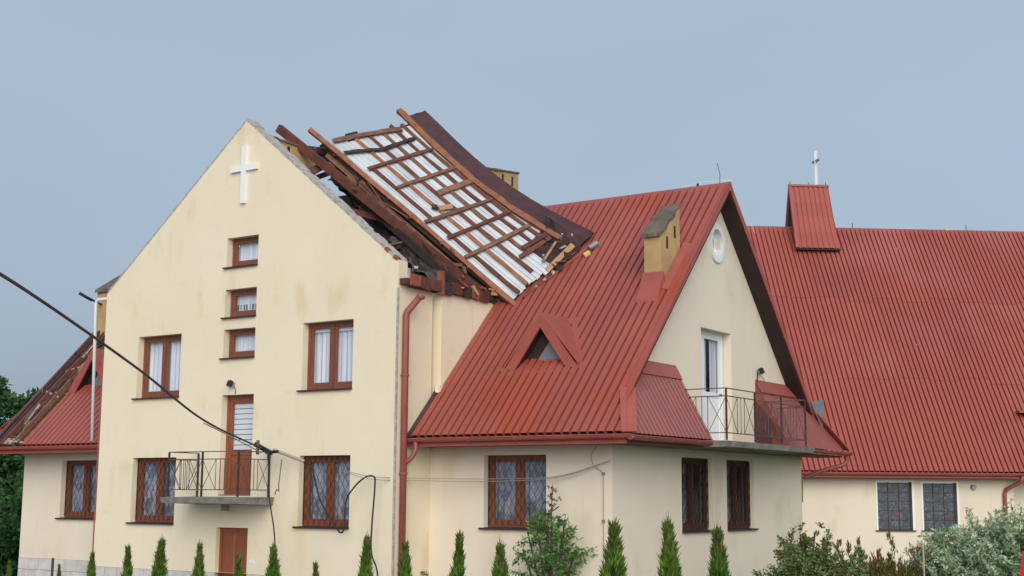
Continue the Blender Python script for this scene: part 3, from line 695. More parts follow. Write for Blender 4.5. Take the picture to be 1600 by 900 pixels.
# ---- storm hole in the left roof: rafters, battens, insulation
for x, dx, m_ in ((-4.5, .0, 'wood_dark'), (-4.33, .03, 'wood_red'), (-4.12, -.02, 'wood_dark'), (-3.9, .04, 'wood_brown'), (-3.62, 0, 'wood_red'), (-3.42, .05, 'wood_dark')):
    MB().beam(fB(x, .4, random.uniform(-.06, .03)), fB(x+dx, random.uniform(4.6, 5.8), random.uniform(-.05, .04)), .075, .12, nB, jit=.01).build('rafter', m_, house)
for i in range(11):
    y = .55+i*.45+random.uniform(-.12, .12); x0 = -4.6+random.uniform(0, .25); x1 = x0+random.uniform(.7, 1.3)
    MB().beam(fB(x0, y, random.uniform(-.05, .03)), fB(x1, y+random.uniform(-.2, .2), random.uniform(-.06, .03)), .065, .045, nB, jit=.015).build('batten', random.choice(('wood_brown', 'insul', 'wood_brown', 'wood_pale', 'wood_dark')), house)
for i in range(26):
    y = random.uniform(.5, 5.2); x = random.uniform(-4.55, -3.45 if y < 2.8 else -2.9)
    MB().beam(fB(x, y, .0), fB(x+random.uniform(-.2, .3), y+random.uniform(.1, .6), random.uniform(0, .12)), random.uniform(.02, .07), .02, nB, jit=.02).build('debris_lath', random.choice(('wood_brown', 'wood_dark', 'red_dark', 'wood_red', 'insul')), house)
for x0, y0, x1, y1 in ((-3.4, 2.95, -2.6, 4.9), (-3.1, 2.9, -2.2, 4.2), (-3.35, .5, -3.2, 2.9), (-3.9, 3.0, -3.0, 5.2)):
    MB().beam(fB(x0, y0, .05), fB(x1, y1, .08), .09, .05, nB, jit=.02).build('splintered_board', random.choice(('wood_brown', 'wood_orange', 'wood_dark')), house)
def rag(c, sx, sy, nrm, seed, amp=.08, nx=7, ny=7):
    """a crumpled sheet lying along the slope"""
    mb = MB(); c = V(c); n = V(nrm).normalized(); a = n.orthogonal().normalized(); a = V(sx); b = V(sy)
    def P(i, j):
        s, t = i/nx-.5, j/ny-.5
        e = 1+.25*mnoise.noise(V((s*4, t*4, seed)))
        return c+a*s*e+b*t*e+n*amp*mnoise.noise(V((s*3+seed, t*3, seed*2)))*2
    for i in range(nx):
        for j in range(ny): mb.face(P(i, j), P(i+1, j), P(i+1, j+1), P(i, j+1))
    return mb
for k, (x, y, sx, sy, m) in enumerate(((-3.9, 2.3, .35, 1.5, 'insul'), (-3.75, 3.6, .3, 1.4, 'insul'), (-3.6, 1.2, .5, .9, 'insul'), (-4.25, 1.3, .3, 1.1, 'attic'), (-2.7, 4.2, .6, 1.2, 'insul'), (-3.2, 3.6, .45, 1.0, 'wood_dark'), (-4.2, 4.4, .3, 1.2, 'wood_brown'))):
    mb = rag(fB(x, y, -.12), (sx, 0, 0), (0, sy*.8, sy*.8*SL), nB, k+1.3, .13, 9, 12)
    mb.build('torn_insulation' if m == 'insul' else 'torn_underlay', m, house)
rag(fB(-3.9, .50, .0), (1.3, 0, 0), (0, .16, .15), nB, 8.8, .05, 14, 4).build('torn_underlay', 'insul', house)

# ---- attic of the front block: rafters and debris left standing
zA = lambda x: 11.26-.816*(x-4.52)
dirA = V((1, 0, -.816)).normalized(); nA = V((.816, 0, 1)).normalized()
MB().beam((4.42, 1.15, 11.33), (9.15, 3.05, 7.17), .13, .2, nA, jit=.01).build('rafter', 'wood_red', house, label='long loose rafter standing proud of the gable')
MB().beam((4.75, 2.15, 10.98), (9.3, 3.5, 7.25), .12, .18, nA, jit=.015).build('rafter', 'wood_dark', house)
MB().beam((5.2, 2.5, 10.75), (9.4, 3.35, 7.12), .14, .16, nA, jit=.02).build('rafter', 'wood_brown', house)
for y in (2.2, 3.2, 4.2, 5.2):
    MB().beam((5.0+random.uniform(0, .5), y, zA(5.2)-.3), (8.95, y+.1, 7.3), .08, .16, nA).build('rafter', 'wood_dark', house)
for y in (1.2, 2.4, 3.6, 4.8):
    MB().beam((.2, y, 7.2), (2.5+random.uniform(-.6, .8), y, 9.2+random.uniform(-.5, .7)), .08, .16, (0, 1, 0)).build('rafter', 'wood_dark', house)
MB().beam((5.1, .9, 9.55), (6.7, 2.6, 9.1), .1, .14, jit=.01).build('collar_beam', 'wood_red', house)
MB().beam((5.0, 1.2, 9.9), (5.5, 2.9, 10.75), .09, .12, jit=.01).build('collar_beam', 'wood_dark', house)
MB().beam((4.7, 2.0, 10.95), (5.6, 2.4, 10.7), .09, .1, jit=.02).build('collar_beam', 'wood_dark', house)
MB().beam((5.35, 2.3, 10.2), (5.55, 2.4, 10.9), .09, .1, jit=.02).build('collar_beam', 'wood_dark', house)
MB().beam((4.7, 1.9, 11.0), (4.9, 2.6, 10.55), .05, .05, jit=.02).build('collar_beam', 'wood_brown', house)
MB().beam((4.95, 1.35, 10.1), (5.35, 1.75, 10.45), .12, .16, jit=.02).build('collar_beam', 'wood_red', house)
MB().beam((5.0, 1.0, 9.3), (6.5, 1.6, 8.8), .12, .22, jit=.02).build('collar_beam', 'wood_red', house)
MB().beam((4.4, .95, 10.95), (5.3, 2.0, 10.9), .035, .03, jit=.01).build('batten', 'wood_dark', house)
random.seed(21)
for i in range(22):
    t = random.random(); x = 5.0+4.0*t; y = random.uniform(1.6, 3.2); z = zA(x)-random.uniform(.35, 1.0)
    a = V((x, y, max(z, 7.1))); b = a+V((random.uniform(-.6, .6), random.uniform(-.5, .5), random.uniform(-.35, .35)))
    MB().beam(a, b, random.uniform(.03, .1), random.uniform(.02, .07), jit=.01).build('debris_lath', random.choice(('wood_dark', 'wood_dark', 'wood_brown', 'wood_red', 'mortar')), house)
for i in range(26):
    t = random.uniform(.05, .95); w2 = random.uniform(.15, .9)
    a = V((4.75, 2.0, 10.95)).lerp(V((9.2, 3.2, 7.3)), t)+V((random.uniform(-.1, .35), random.uniform(-.5, .4), random.uniform(-.35, .1)))
    b = a+(dirA*random.choice((1, 1, -1, .3))+V((random.uniform(-.4, .4), random.uniform(-.5, .5), random.uniform(-.4, .4))))*w2
    MB().beam(a, b, random.uniform(.03, .09), random.uniform(.02, .06), nA, jit=.012).build('debris_lath', random.choice(('wood_dark', 'wood_brown', 'wood_red', 'wood_brown', 'wood_orange')), house)
for i in range(9):
    x = 5.2+i*.42; mb = rag((x, random.uniform(2.1, 3.0), max(zA(x)-.55, 7.2)), (.7, .1, -.5), (0, .6, .2), (.4, -.8, .4), i*1.7, .15)
    mb.build('torn_underlay', random.choice(('wood_dark', 'dim', 'attic')), house)
# wall plate and rusty eave along the flank
MB().box(9.05, 9.22, .03, 1.2, 7.08, 7.2).build('wall_plate', 'wood_red', house)
MB().box(9.10, 9.26, 1.2, 3.8, 7.06, 7.24).build('wall_plate', 'wood_red', house)
for i in range(10):
    y = .1+i*.36; z = 7.17+random.uniform(-.012, .015)
    MB().beam((9.27+random.uniform(-.02, .03), y, z), (9.27+random.uniform(-.02, .05), y+.34, z-random.uniform(-.02, .05)), .022, random.uniform(.22, .27), (0, 0, 1), jit=.006).build('eave_board', random.choice(('wood_red', 'brick', 'wood_red', 'wood_dark')), house)
MB().box(9.2, 9.3, 1.12, 1.26, 6.98, 7.5).build('rafter_end', 'wood_orange', house)
MB().beam((9.05, .32, 7.45), (9.05, .32, 7.2), .06, .06).build('gutter_hook', 'mortar', house)
for i in range(8):
    y = 1.5+random.random()*2.2
    MB().beam((9.28, y, 7.3+random.uniform(-.1, .1)), (9.36, y+random.uniform(.05, .3), 7.25+random.uniform(-.15, .1)), .05, .05, jit=.02).build('debris_lath', random.choice(('mortar', 'wood_pale', 'brick', 'wood_dark')), house)
# aerial rod on the ridge
MB().tube([(13.55, YM, RZ), (13.56, YM, RZ+.28), (13.50, YM, RZ+.55)], .01, 5).build('lightning_rod', 'thin_wire', house)
MB().tube([(12.6, YM, RZ+.1), (13.1, YM, RZ+.16), (13.85, YM, RZ+.12), (13.95, YM+1.0, RZ-.95)], .006, 4).build('lightning_wire', 'white_paint', house)
MB().tube([(13.0, YM, RZ), (13.0, YM, RZ+.14)], .03, 6).build('wire_clamp', 'black', house)
for i in range(1, 9):
    y = YM+i*.55; MB().beam(fBb(13.77, 2*YM-y, .05), fBb(13.77, 2*YM-y, .16), .01, .01).build('wire_clamp', 'thin_wire', house)

# ================================================================== BLOWN OFF ROOF SECTION
P1, P2, P3, P4 = map(V, ((9.70, 3.24, 7.10), (10.6, 4.38, 8.38), (5.16, 1.96, 11.18), (5.52, 4.59, 12.26)))
def S(u, v, h=0):
    p = P1.lerp(P3, v).lerp(P2.lerp(P4, v), u)
    n = (P3-P1).cross(P2-P1).normalized()
    if n.z < 0: n = -n
    sag = -(.02+.33*max(u, 0))*math.sin(math.pi*min(max(v, 0), 1))
    return p+n*(sag+h)
sec = thing('blown_off_roof_section', 'torn off roof panel lying upside down, white underside and brown battens up', 'roof section', (9.7, 3.3, 7.1))
nsh = 6
random.seed(5)
for k in range(nsh):
    mb = MB(); ua, ub = k/nsh*1.0, (k+1)/nsh; per = 3; v0 = -.012+random.uniform(-.012, .012); v1 = .965+random.uniform(-.02, .015)
    if k == nsh-1: v0 += .0
    for i in range(per):
        prof = [(0, .0), (.12, .0), (.18, .022), (.94, .022), (1, .0)]
        jg = random.uniform(-.008, .008)
        for (a, ha), (b, hb) in zip(prof, prof[1:]):
            A = ua+(ub-ua)*(i+a)/per; B = ua+(ub-ua)*(i+b)/per
            for s in range(8):
                va = v0+jg+(v1-v0-jg)*s/8; vb = v0+jg+(v1-v0-jg)*(s+1)/8
                mb.face(S(A, va, ha), S(B, va, hb), S(B, vb, hb), S(A, vb, ha))
    mb.build('roof_sheet', 'white_sheet', sec)
for k in range(3):                                  # red upper face of the sheets (the underside now)
    mb = MB(); ua, ub = k/3, (k+1)/3
    for s in range(8):
        va, vb = -.0+.96*s/8, .96*(s+1)/8
        mb.face(S(ua, va, -.02), S(ub, va, -.02), S(ub, vb, -.02), S(ua, vb, -.02))
    mb.build('sheet_underlay', 'wood_dark', sec)
def path(pts, w_, h_, hh, m, nm, jit=.011, n=6):
    """board following the panel surface: pts (u, v)"""
    mb = MB(); P = []
    for (a, b), (c, d) in zip(pts, pts[1:]):
        for i in range(n): t = i/n; P.append((a+(c-a)*t, b+(d-b)*t))
    P.append(pts[-1])
    k0 = len(mb.v); nn = (P3-P1).cross(P2-P1).normalized(); nn = nn if nn.z > 0 else -nn
    pp = [S(u, v, hh) for u, v in P]; rings = []
    for i, p in enumerate(pp):
        d = (pp[min(i+1, len(pp)-1)]-pp[max(i-1, 0)]).normalized(); sd = d.cross(nn).normalized()
        k = len(mb.v); ww = w_*(1+random.uniform(-.08, .08))
        mb.v += [p+sd*(ww/2)*a+nn*(h_/2)*b+V((random.uniform(-jit, jit), random.uniform(-jit, jit), random.uniform(-jit, jit))) for a, b in ((-1, -1), (1, -1), (1, 1), (-1, 1))]
        rings.append(k)
    for a, b in zip(rings, rings[1:]): mb.f += [(a+j, a+(j+1) % 4, b+(j+1) % 4, b+j) for j in range(4)]
    mb.f += [tuple(rings[0]+j for j in (3, 2, 1, 0)), tuple(rings[-1]+j for j in range(4))]
    return mb.build(nm, m, sec)
# long battens along the slope
for u, a, b, m in ((.105, .0, .78, 'wood_red'), (.265, .005, .95, 'wood_orange'), (.425, .03, .95, 'wood_red'), (.585, .10, .96, 'wood_brown'), (.735, .12, .97, 'wood_red'), (.865, .12, .96, 'wood_red')):
    path([(u, a), (u+.008, (a+b)/2), (u-.004, b)], .085, .045, .05, m, 'batten')
path([(-.03, -.03), (-.025, .5), (-.055, 1.06)], .10, .11, .0, 'wood_orange', 'edge_rafter')
path([(.975, .06), (.95, .3), (.935, .55), (.955, .82), (.985, 1.04)], .14, .12, .10, 'wood_orange', 'edge_rafter')
# cross boards on top
for pts, wd, m in (([(0.02, .962), (.4, .952), (.80, .93)], .11, 'wood_brown'), ([(.0, .889), (.22, .868), (.42, .851), (.84, .862)], .08, 'wood_dark'), ([(.051, .778), (.90, .777)], .075, 'wood_red'),
                   ([(.105, .646), (.90, .643)], .075, 'wood_brown'), ([(.43, .549), (.92, .545)], .13, 'wood_brown'), ([(.007, .452), (.89, .413)], .08, 'wood_brown'),
                   ([(.047, .345), (.90, .312)], .08, 'wood_red'), ([(.002, .238), (.90, .202)], .085, 'wood_brown'), ([(.46, .108), (.92, .094)], .10, 'wood_red')):
    path(pts, wd*1.1, .05, .098, m, 'cross_board', n=4)
path([(.28, .48), (.42, .46)], .12, .05, .12, 'wood_pale', 'splintered_board')
path([(.23, .50), (.27, .485)], .09, .09, .12, 'black', 'knot_hole', n=2)
# folded maroon sheet beyond the far edge
mb = MB()
def Q(s, v): 
    a = S(.985, v, -.02); b = S(1.265-.05*math.sin(math.pi*min(max(v+.05, 0), 1))+.05*(1-v), v, .02)
    return a.lerp(b, s)
nn_ = (P3-P1).cross(P2-P1).normalized(); nn_ = nn_ if nn_.z > 0 else -nn_
for i in range(5):
    for s in range(12):
        v0, v1 = -.015+1.02*s/12, -.015+1.02*(s+1)/12
        h0 = .03*(i % 2); h1 = .03*((i+1) % 2)
        mb.face(Q(i/5, v0)+nn_*h0, Q((i+1)/5, v0)+nn_*h1, Q((i+1)/5, v1)+nn_*h1, Q(i/5, v1)+nn_*h0)
mb.build('folded_sheet', 'red_dark', sec, label='dark maroon strip of sheet folded along the far edge')
mb = MB()
for s in range(12):
    v0, v1 = -.015+1.02*s/12, -.015+1.02*(s+1)/12
    a0, a1 = Q(0, v0)-nn_*.05, Q(0, v1)-nn_*.05; b0, b1 = Q(1, v0)-nn_*.05, Q(1, v1)-nn_*.05
    mb.face(a0, b0, b1, a1); mb.face(b0, Q(1, v0), Q(1, v1), b1)
mb.build('sheet_underlay', 'red_dark', sec)
# torn bottom end
rag(S(.86, .055, .05), tuple((S(1.2, .03)-S(.62, .0))*.75), tuple((S(.8, .17)-S(.8, 0.0))), nn_, 4.4, .07, 10, 7).build('roofing_felt', 'wood_dark', sec, label='crumpled dark roofing felt at the lower corner')
rag(S(.98, .10, .12), tuple((S(1.1, .12)-S(.75, .02))*.8), tuple(S(.8, .12)-S(.8, 0.02)), nn_, 9.1, .07, 10, 7).build('roofing_felt', 'soffit_dark', sec)
MB().beam(S(.55, -.005, .05), S(1.0, .0, .1), .13, .04, nn_, jit=.02).build('splintered_board', 'wood_pale', sec)
MB().beam(S(.60, .03, .09), S(.9, .06, .14), .05, .03, nn_, jit=.02).build('splintered_board', 'wood_pale', sec)
MB().beam(S(.58, .13, .13), S(.92, .115, .13), .12, .04, nn_, jit=.02).build('splintered_board', 'wood_red', sec)
MB().beam(fB(10.35, 3.85, .08), fB(11.05, 4.70, .08), .09, .04, nB, jit=.015).build('ridge_flashing', 'red_trim', sec)
MB().beam(fB(9.95, 3.40, .07), fB(10.6, 4.15, .07), .07, .05, nB, jit=.015).build('ridge_flashing', 'wood_red', sec)
for i in range(7):
    MB().beam(S(.22+i*.07, -.03, .02), S(.25+i*.07, -.03, .05), .07, .07, nn_, jit=.015).build('curled_sheet_end', random.choice(('mortar', 'wood_red', 'brick')), sec)
for i in range(9):
    a = S(random.uniform(.6, 1.15), random.uniform(-.01, .08), .1); MB().beam(a, a+V((random.uniform(-.3, .3), random.uniform(-.2, .2), random.uniform(-.15, .15))), .04, .03, jit=.01).build('splintered_board', random.choice(('wood_dark', 'wood_brown', 'mortar', 'wood_pale')), sec)
MB().beam(S(.20, .975, .06), S(.33, .972, .10), .06, .05, nn_, jit=.01).build('bent_bracket', 'black', sec)
# dark lumber hanging under the near edge
for (a, b, w_, h_, m) in ((S(-.06, 1.0, -.3), S(-.05, .02, -.15), .10, .22, 'wood_dark'), (S(-.10, .95, -.35), S(-.12, .05, -.3), .09, .16, 'wood_brown')):
    MB().beam(a, b, w_, h_, nn_, jit=.02).build('rafter', m, sec)
for v in (.2, .34, .5, .62, .75): MB().beam(S(-.06, v, .01), S(-.015, v+.01, .03), .06, .06, nn_, jit=.01).build('batten_end', 'wood_orange', sec)
# loose pipe pieces on the lower roof
pp = MB().tube([fB(11.02, 4.5, .13), fB(11.17, 4.62, .13)], .07, 12).build('pipe_offcut', 'grey_tin', None, smooth=False); tag(pp, 'short grey pipe offcut lying on red roof beside the torn panel tip', 'pipe')
pp = MB().tube([fB(10.98, 4.33, .10), fB(11.08, 4.40, .10)], .07, 10).build('yellow_offcut', 'yellow'); tag(pp, 'small yellow offcut on red roof just below the grey pipe piece', 'offcut')

# ================================================================== CHURCH
th = R(37.8); ax = V((math.cos(th), math.sin(th), 0)); an = V((-math.sin(th), math.cos(th), 0)); CO = V((8.38, 23.38, 0))
fc = lambda a, d, z: CO+ax*a+an*d+V((0, 0, z))
church = thing('church', 'long church with ribbed red metal roof, small turret and stained glass windows', 'church', CO)
CS, CR, CZ = 1.3, 7.12, 3.62
A0, A1 = -9, 34
topc = lambda u: 3.95
wall('wall', 'plaster_pale', church, fc, A0, 7.5, 0, topc, [(2.63, 3.86, 1.65, 3.3), (4.25, 5.46, 1.65, 3.28)], thick=.35)
wall('wall', 'plaster_pale', church, lambda u, d, z: fc(u, d+.5, z), 7.501, A1, 0, topc, [], thick=.35)
wall('wall', 'plaster_pale', church, lambda u, d, z: fc(A0+d, u, z), .36, 14, 0, lambda u: min(CZ+CS*(u+.6), CZ+CS*(14.84-u)), [], thick=.35, breaks=[7.12])
ncf = (V((0, 0, 1))-an*CS).normalized()
def fC(u, v, h): return fc(u, v-.6, CZ+CS*v)+ncf*h
def fCb(u, v, h): return fc(u, 2*CR-(v-.6), CZ+CS*v)+(V((0, 0, 1))+an*CS).normalized()*h
ribbed(fC, A0-.4, A1, lambda u: 0, lambda u: CR+.6-.02, church, m='red_sheet_church', period=.19, crown=.128, slope=.006, valley=.042, h=.09, per_sheet=6, rows=3, lap=.012)
ribbed(fCb, A0-.4, A1, lambda u: 0, lambda u: CR+.6-.02, church, m='red_sheet_church', period=.76, crown=.6, h=.034, per_sheet=12)
MB().hexa([fC(A0-.3, .05, -.1), fC(A1, .05, -.1), fC(A1, 7.7, -.1), fC(A0-.3, 7.7, -.1)], [fC(A0-.3, .05, -.01), fC(A1, .05, -.01), fC(A1, 7.7, -.01), fC(A0-.3, 7.7, -.01)]).build('roof_deck', 'soffit', church)
rz = CZ+CS*(CR+.6)
for i in range(22):
    a = A0-.4+i*2; MB().hexa([fc(a, CR-.15, rz-.16), fc(a+2.01, CR-.15, rz-.16), fc(a+2.01, CR+.15, rz-.16), fc(a, CR+.15, rz-.16)], [fc(a, CR-.03, rz+.06), fc(a+2.01, CR-.03, rz+.06), fc(a+2.01, CR+.03, rz+.06), fc(a, CR+.03, rz+.06)]).build('ridge_cap', 'red_trim', church)
MB().box(A0, A1, -.58, -.001, CZ-.16, CZ-.11, fc).build('soffit', 'soffit', church)
MB().box(A0, A1, -.62, -.59, CZ-.18, CZ-.0, fc).build('fascia', 'red_trim', church)
a_, b_ = fc(A0, -.7, CZ-.02), fc(A1, -.7, CZ-.02); gutter(a_, b_, .08, 'red_trim', church, 1.5)
MB().tube([fc(7.55, -.7, CZ-.1), fc(7.52, -.68, CZ-.28), fc(7.2, -.1, CZ-.55), fc(7.15, -.08, CZ-.7), fc(7.15, -.08, 0)], .07, 10).build('downpipe', 'pipe_red', church, smooth=True)
for (a, b, z0, z1) in ((2.63, 3.86, 1.65, 3.3), (4.25, 5.46, 1.65, 3.28)):
    mb = MB(); mb.box(a-.06, a, -.02, .12, z0, z1+.06, fc); mb.box(b, b+.07, -.02, .12, z0, z1+.06, fc); mb.box(a, b, -.02, .12, z1, z1+.06, fc)
    wn = mb.build('window', 'white_paint', church)
    MB().box(a+.02, b-.02, .14, .16, z0+.02, z1-.02, fc).build('stained_pane', 'stained', wn)
    g = MB()
    for i in range(0, 4): x = a+.03+(b-a-.06)*i/3; g.box(x-.014, x+.014, .12, .14, z0, z1, fc)
    for i in range(0, 6): z = z0+.03+(z1-z0-.06)*i/5; g.box(a, b, .122, .138, z-.012, z+.012, fc)
    g.build('lead_bars', 'sill', wn)
    MB().box(a-.1, b+.1, -.06, .14, z0-.04, z0, fc).build('sill', 'sill', wn)
MB().tube([fc(6.05, .0, 3.15), fc(6.05, -.12, 3.15)], .09, 12).build('vent_hood', 'grey_tin', church)
MB().box(-.06, .0, -.03, .3, 2.6, 3.3, fc).build('moss_patch', 'leaf_rust', church)
# turret on the ridge
TA0, TA1, TZ, TB, TY = 1.78, 3.42, 15.42, 12.62, 6.05
tb = MB()
def fT(u, v, h):                # v up the slope 0..1
    y = TY+(CR-TY)*v; z = TB+(TZ-TB)*v; fl_ = (.12*(1-v)**3)
    n = (V((0, 0, 1))*(CR-TY)-an*(TZ-TB)).normalized()
    return fc(u+(u-2.6)*fl_*1.0, y-fl_*1.2, z)+n*h
def fTb(u, v, h):
    y = 2*CR-(TY+(CR-TY)*v); z = TB+(TZ-TB)*v
    n = (V((0, 0, 1))*(CR-TY)+an*(TZ-TB)).normalized()
    return fc(u, y, z)+n*h
tur = MB().prism([fc(TA0+.08, TY+.12, TB+.0), fc(TA0+.08, 2*CR-TY-.12, TB+.0), fc(TA0+.08, CR, TZ-.12)], ax*(TA1-TA0-.16)).build('turret', 'soffit_dark', church, label='small steep red turret astride the ridge')
ribbed(fT, TA0, TA1, lambda u: 0, lambda u: 1, tur, m='red_sheet_church', period=.205, crown=.13, slope=.015, valley=.045, h=.034, per_sheet=9, rows=4, lap=0)
ribbed(fTb, TA0, TA1, lambda u: 0, lambda u: 1, tur, m='red_sheet_church', period=.205, crown=.13, slope=.015, valley=.045, h=.034, per_sheet=9)
MB().beam(fc(TA0-.02, CR, TZ+.03), fc(TA1+.02, CR, TZ+.03), .16, .08).build('ridge_cap', 'red_trim', tur)
MB().hexa([fT(TA0-.02, 0, -.06), fT(TA0+.07, 0, -.06), fT(TA0+.07, 1, -.06), fT(TA0-.02, 1, -.06)], [fT(TA0-.02, 0, .05), fT(TA0+.07, 0, .05), fT(TA0+.07, 1, .05), fT(TA0-.02, 1, .05)]).build('barge_board', 'red_trim', tur)
MB().hexa([fTb(TA0-.02, 0, -.06), fTb(TA0+.07, 0, -.06), fTb(TA0+.07, 1, -.06), fTb(TA0-.02, 1, -.06)], [fTb(TA0-.02, 0, .05), fTb(TA0+.07, 0, .05), fTb(TA0+.07, 1, .05), fTb(TA0-.02, 1, .05)]).build('barge_board', 'red_trim', tur)
MB().prism([fT(TA0, 0, -.03), fT(TA1, 0, -.03), fc(TA1, TY+.25, TB-.02), fc(TA0, TY+.25, TB-.02)], (0, 0, -.05)).build('soffit', 'soffit_dark', tur)
cx = MB(); cx.beam(fc(2.95, CR, TZ), fc(2.95, CR, TZ+1.52), .10, .10); cr = cx.build('roof_cross', 'white_paint', church, label='slim white metal cross standing on the turret')
MB().beam(fc(2.95, CR-.45, TZ+1.05), fc(2.95, CR+.45, TZ+1.13), .08, .08).build('cross_arm', 'grey_tin', cr)
for a in (TA0+.05, 2.6, TA1-.1): MB().beam(fc(a, CR, TZ+.05), fc(a, CR, TZ+.2), .02, .02).build('wire_clamp', 'black', tur)
for a in (4.4, 9.2): MB().beam(fc(a, CR, rz+.05), fc(a, CR, rz+.27), .025, .025).build('wire_clamp', 'black', church)
MB().box(8.3, 8.42, CR-.05, CR+.05, rz+.03, rz+.11, fc).build('ridge_plug', 'yellow', church)
# eave dormer at the right edge of the view
lp = MB().box(8.15, 16, .62, 1.18, 5.80, 5.87, fc).build('dormer', 'red_trim', church)
MB().box(8.5, 15.8, .74, .80, 5.2, 5.80, fc).build('dormer_wall', 'plaster_pale', lp)
MB().box(8.4, 8.5, .70, .76, 5.3, 5.80, fc).build('corner_post', 'pipe_red', lp)
for a, v in ((5.9, 6.9), (6.0, 6.7), (3.9, 5.6), (8.3, 4.55), (5.3, 3.6)):
    MB().beam(fC(a, v, .045), fC(a+.09, v+.12, .05), .07, .012, ncf, jit=.01).build('paint_chip', 'wood_pale', church)

# ================================================================== CABLES
p_out = V((16.9, -15.4, 4.62)); 
c1 = thing('service_cable', 'thick black service cable running down from the left to the balcony clamp', 'cable', (5.8, -.35, 3.7))
MB().tube(catmull([(18.6, -17.1, 4.4), (14.36, -13.22, 5.01), (9.9, -7.52, 4.70), (7.7, -4.0, 4.12), (5.83, -.5, 3.72)], 14), .021, 6).build('cable_run', 'cable', c1, smooth=True)
MB().tube(catmull([(7.72, -4.0, 4.06), (6.8, -2.3, 3.86), (5.8, -.5, 3.64)], 8), .012, 5).build('cable_run', 'conduit', c1, smooth=True)
b = MB(); b.beam((5.62, -.5, 3.82), (6.0, -.38, 3.62), .1, .09); b.beam((5.72, -.52, 3.6), (5.7, -.5, 3.9), .07, .06); b.beam((5.85, -.4, 3.64), (6.15, -.35, 3.66), .07, .06); b.build('cable_clamp', 'black', c1)
c2 = MB().tube(catmull([(5.98, -.3, 3.70), (6.4, -.3, 3.58), (6.85, -.3, 3.45)]), .035, 7).build('rope_bundle', 'conduit', smooth=True)
tag(c2, 'beige wrapped rope bundle between the clamp and the lower right window', 'rope')
c3 = MB().tube(catmull([(6.85, -.3, 3.44), (7.08, -.3, 3.30), (7.32, -.3, 2.67), (7.7, -.3, 2.2), (7.90, -.3, 2.0), (8.0, -.3, 2.12), (8.03, -.3, 2.62), (8.22, -.3, 2.9), (8.51, -.3, 3.11), (8.74, -.3, 3.13), (8.78, -.3, 2.95), (8.72, -.3, 2.1), (8.73, -.3, 1.6), (8.9, -.3, 1.17), (8.9, -.3, .05)], 8), .018, 6).build('hanging_cable', 'cable', smooth=True)
tag(c3, 'loose black cable looping under the lower right window then down to the ground', 'cable')
c4 = MB().tube(catmull([(5.90, -.4, 3.6), (5.9, -.34, 3.2), (5.92, -.32, 2.66), (6.08, -.32, 2.0), (6.13, -.32, 1.4), (6.05, -.32, .8), (6.05, -.3, .02)], 8), .015, 6).build('hanging_cable', 'cable', smooth=True)
tag(c4, 'black cable dropping straight from the clamp beside the balcony', 'cable')
c5 = MB().tube(catmull([(6.22, -.3, 3.5), (6.18, -.3, 3.2), (6.15, -.3, 2.95), (6.16, -.3, 2.83), (6.10, -.3, 2.86), (6.05, -.3, 2.76)], 6), .012, 6).build('hanging_hook', 'thin_wire', smooth=True)
tag(c5, 'thin wire with a small hook hanging right of the front balcony', 'hook')
c6 = MB()
for k in (0, .05):
    c6.tube(catmull([(7.9, -.3, 3.27-k*.6), (8.7, -.28, 3.13-k), (9.32, .5, 3.11-k), (10.77, .98, 3.10-k), (12.28, 1.02, 3.15-k*.4), (13.43, 1.1, 3.45)], 8), .008, 5)
c6 = c6.build('slack_wire', 'pale_wire', smooth=True); tag(c6, 'pair of thin slack wires strung across the cream wall to its right corner', 'wire')
c7 = MB().tube(catmull([(13.1, 1.13, 3.72), (13.0, 1.1, 3.55), (13.05, 1.12, 3.36), (13.22, 1.15, 3.22), (13.24, 1.15, 3.0), (13.24, 1.16, 1.0), (13.24, 1.16, .05)], 8), .008, 5).build('wall_wire', 'conduit', smooth=True)
tag(c7, 'thin pale wire running down the wall near its right corner', 'wire')
for z in (3.2, 2.3, 1.3): MB().beam((13.24, 1.178, z), (13.24, 1.13, z), .05, .05).build('wire_clip', 'concrete', house)

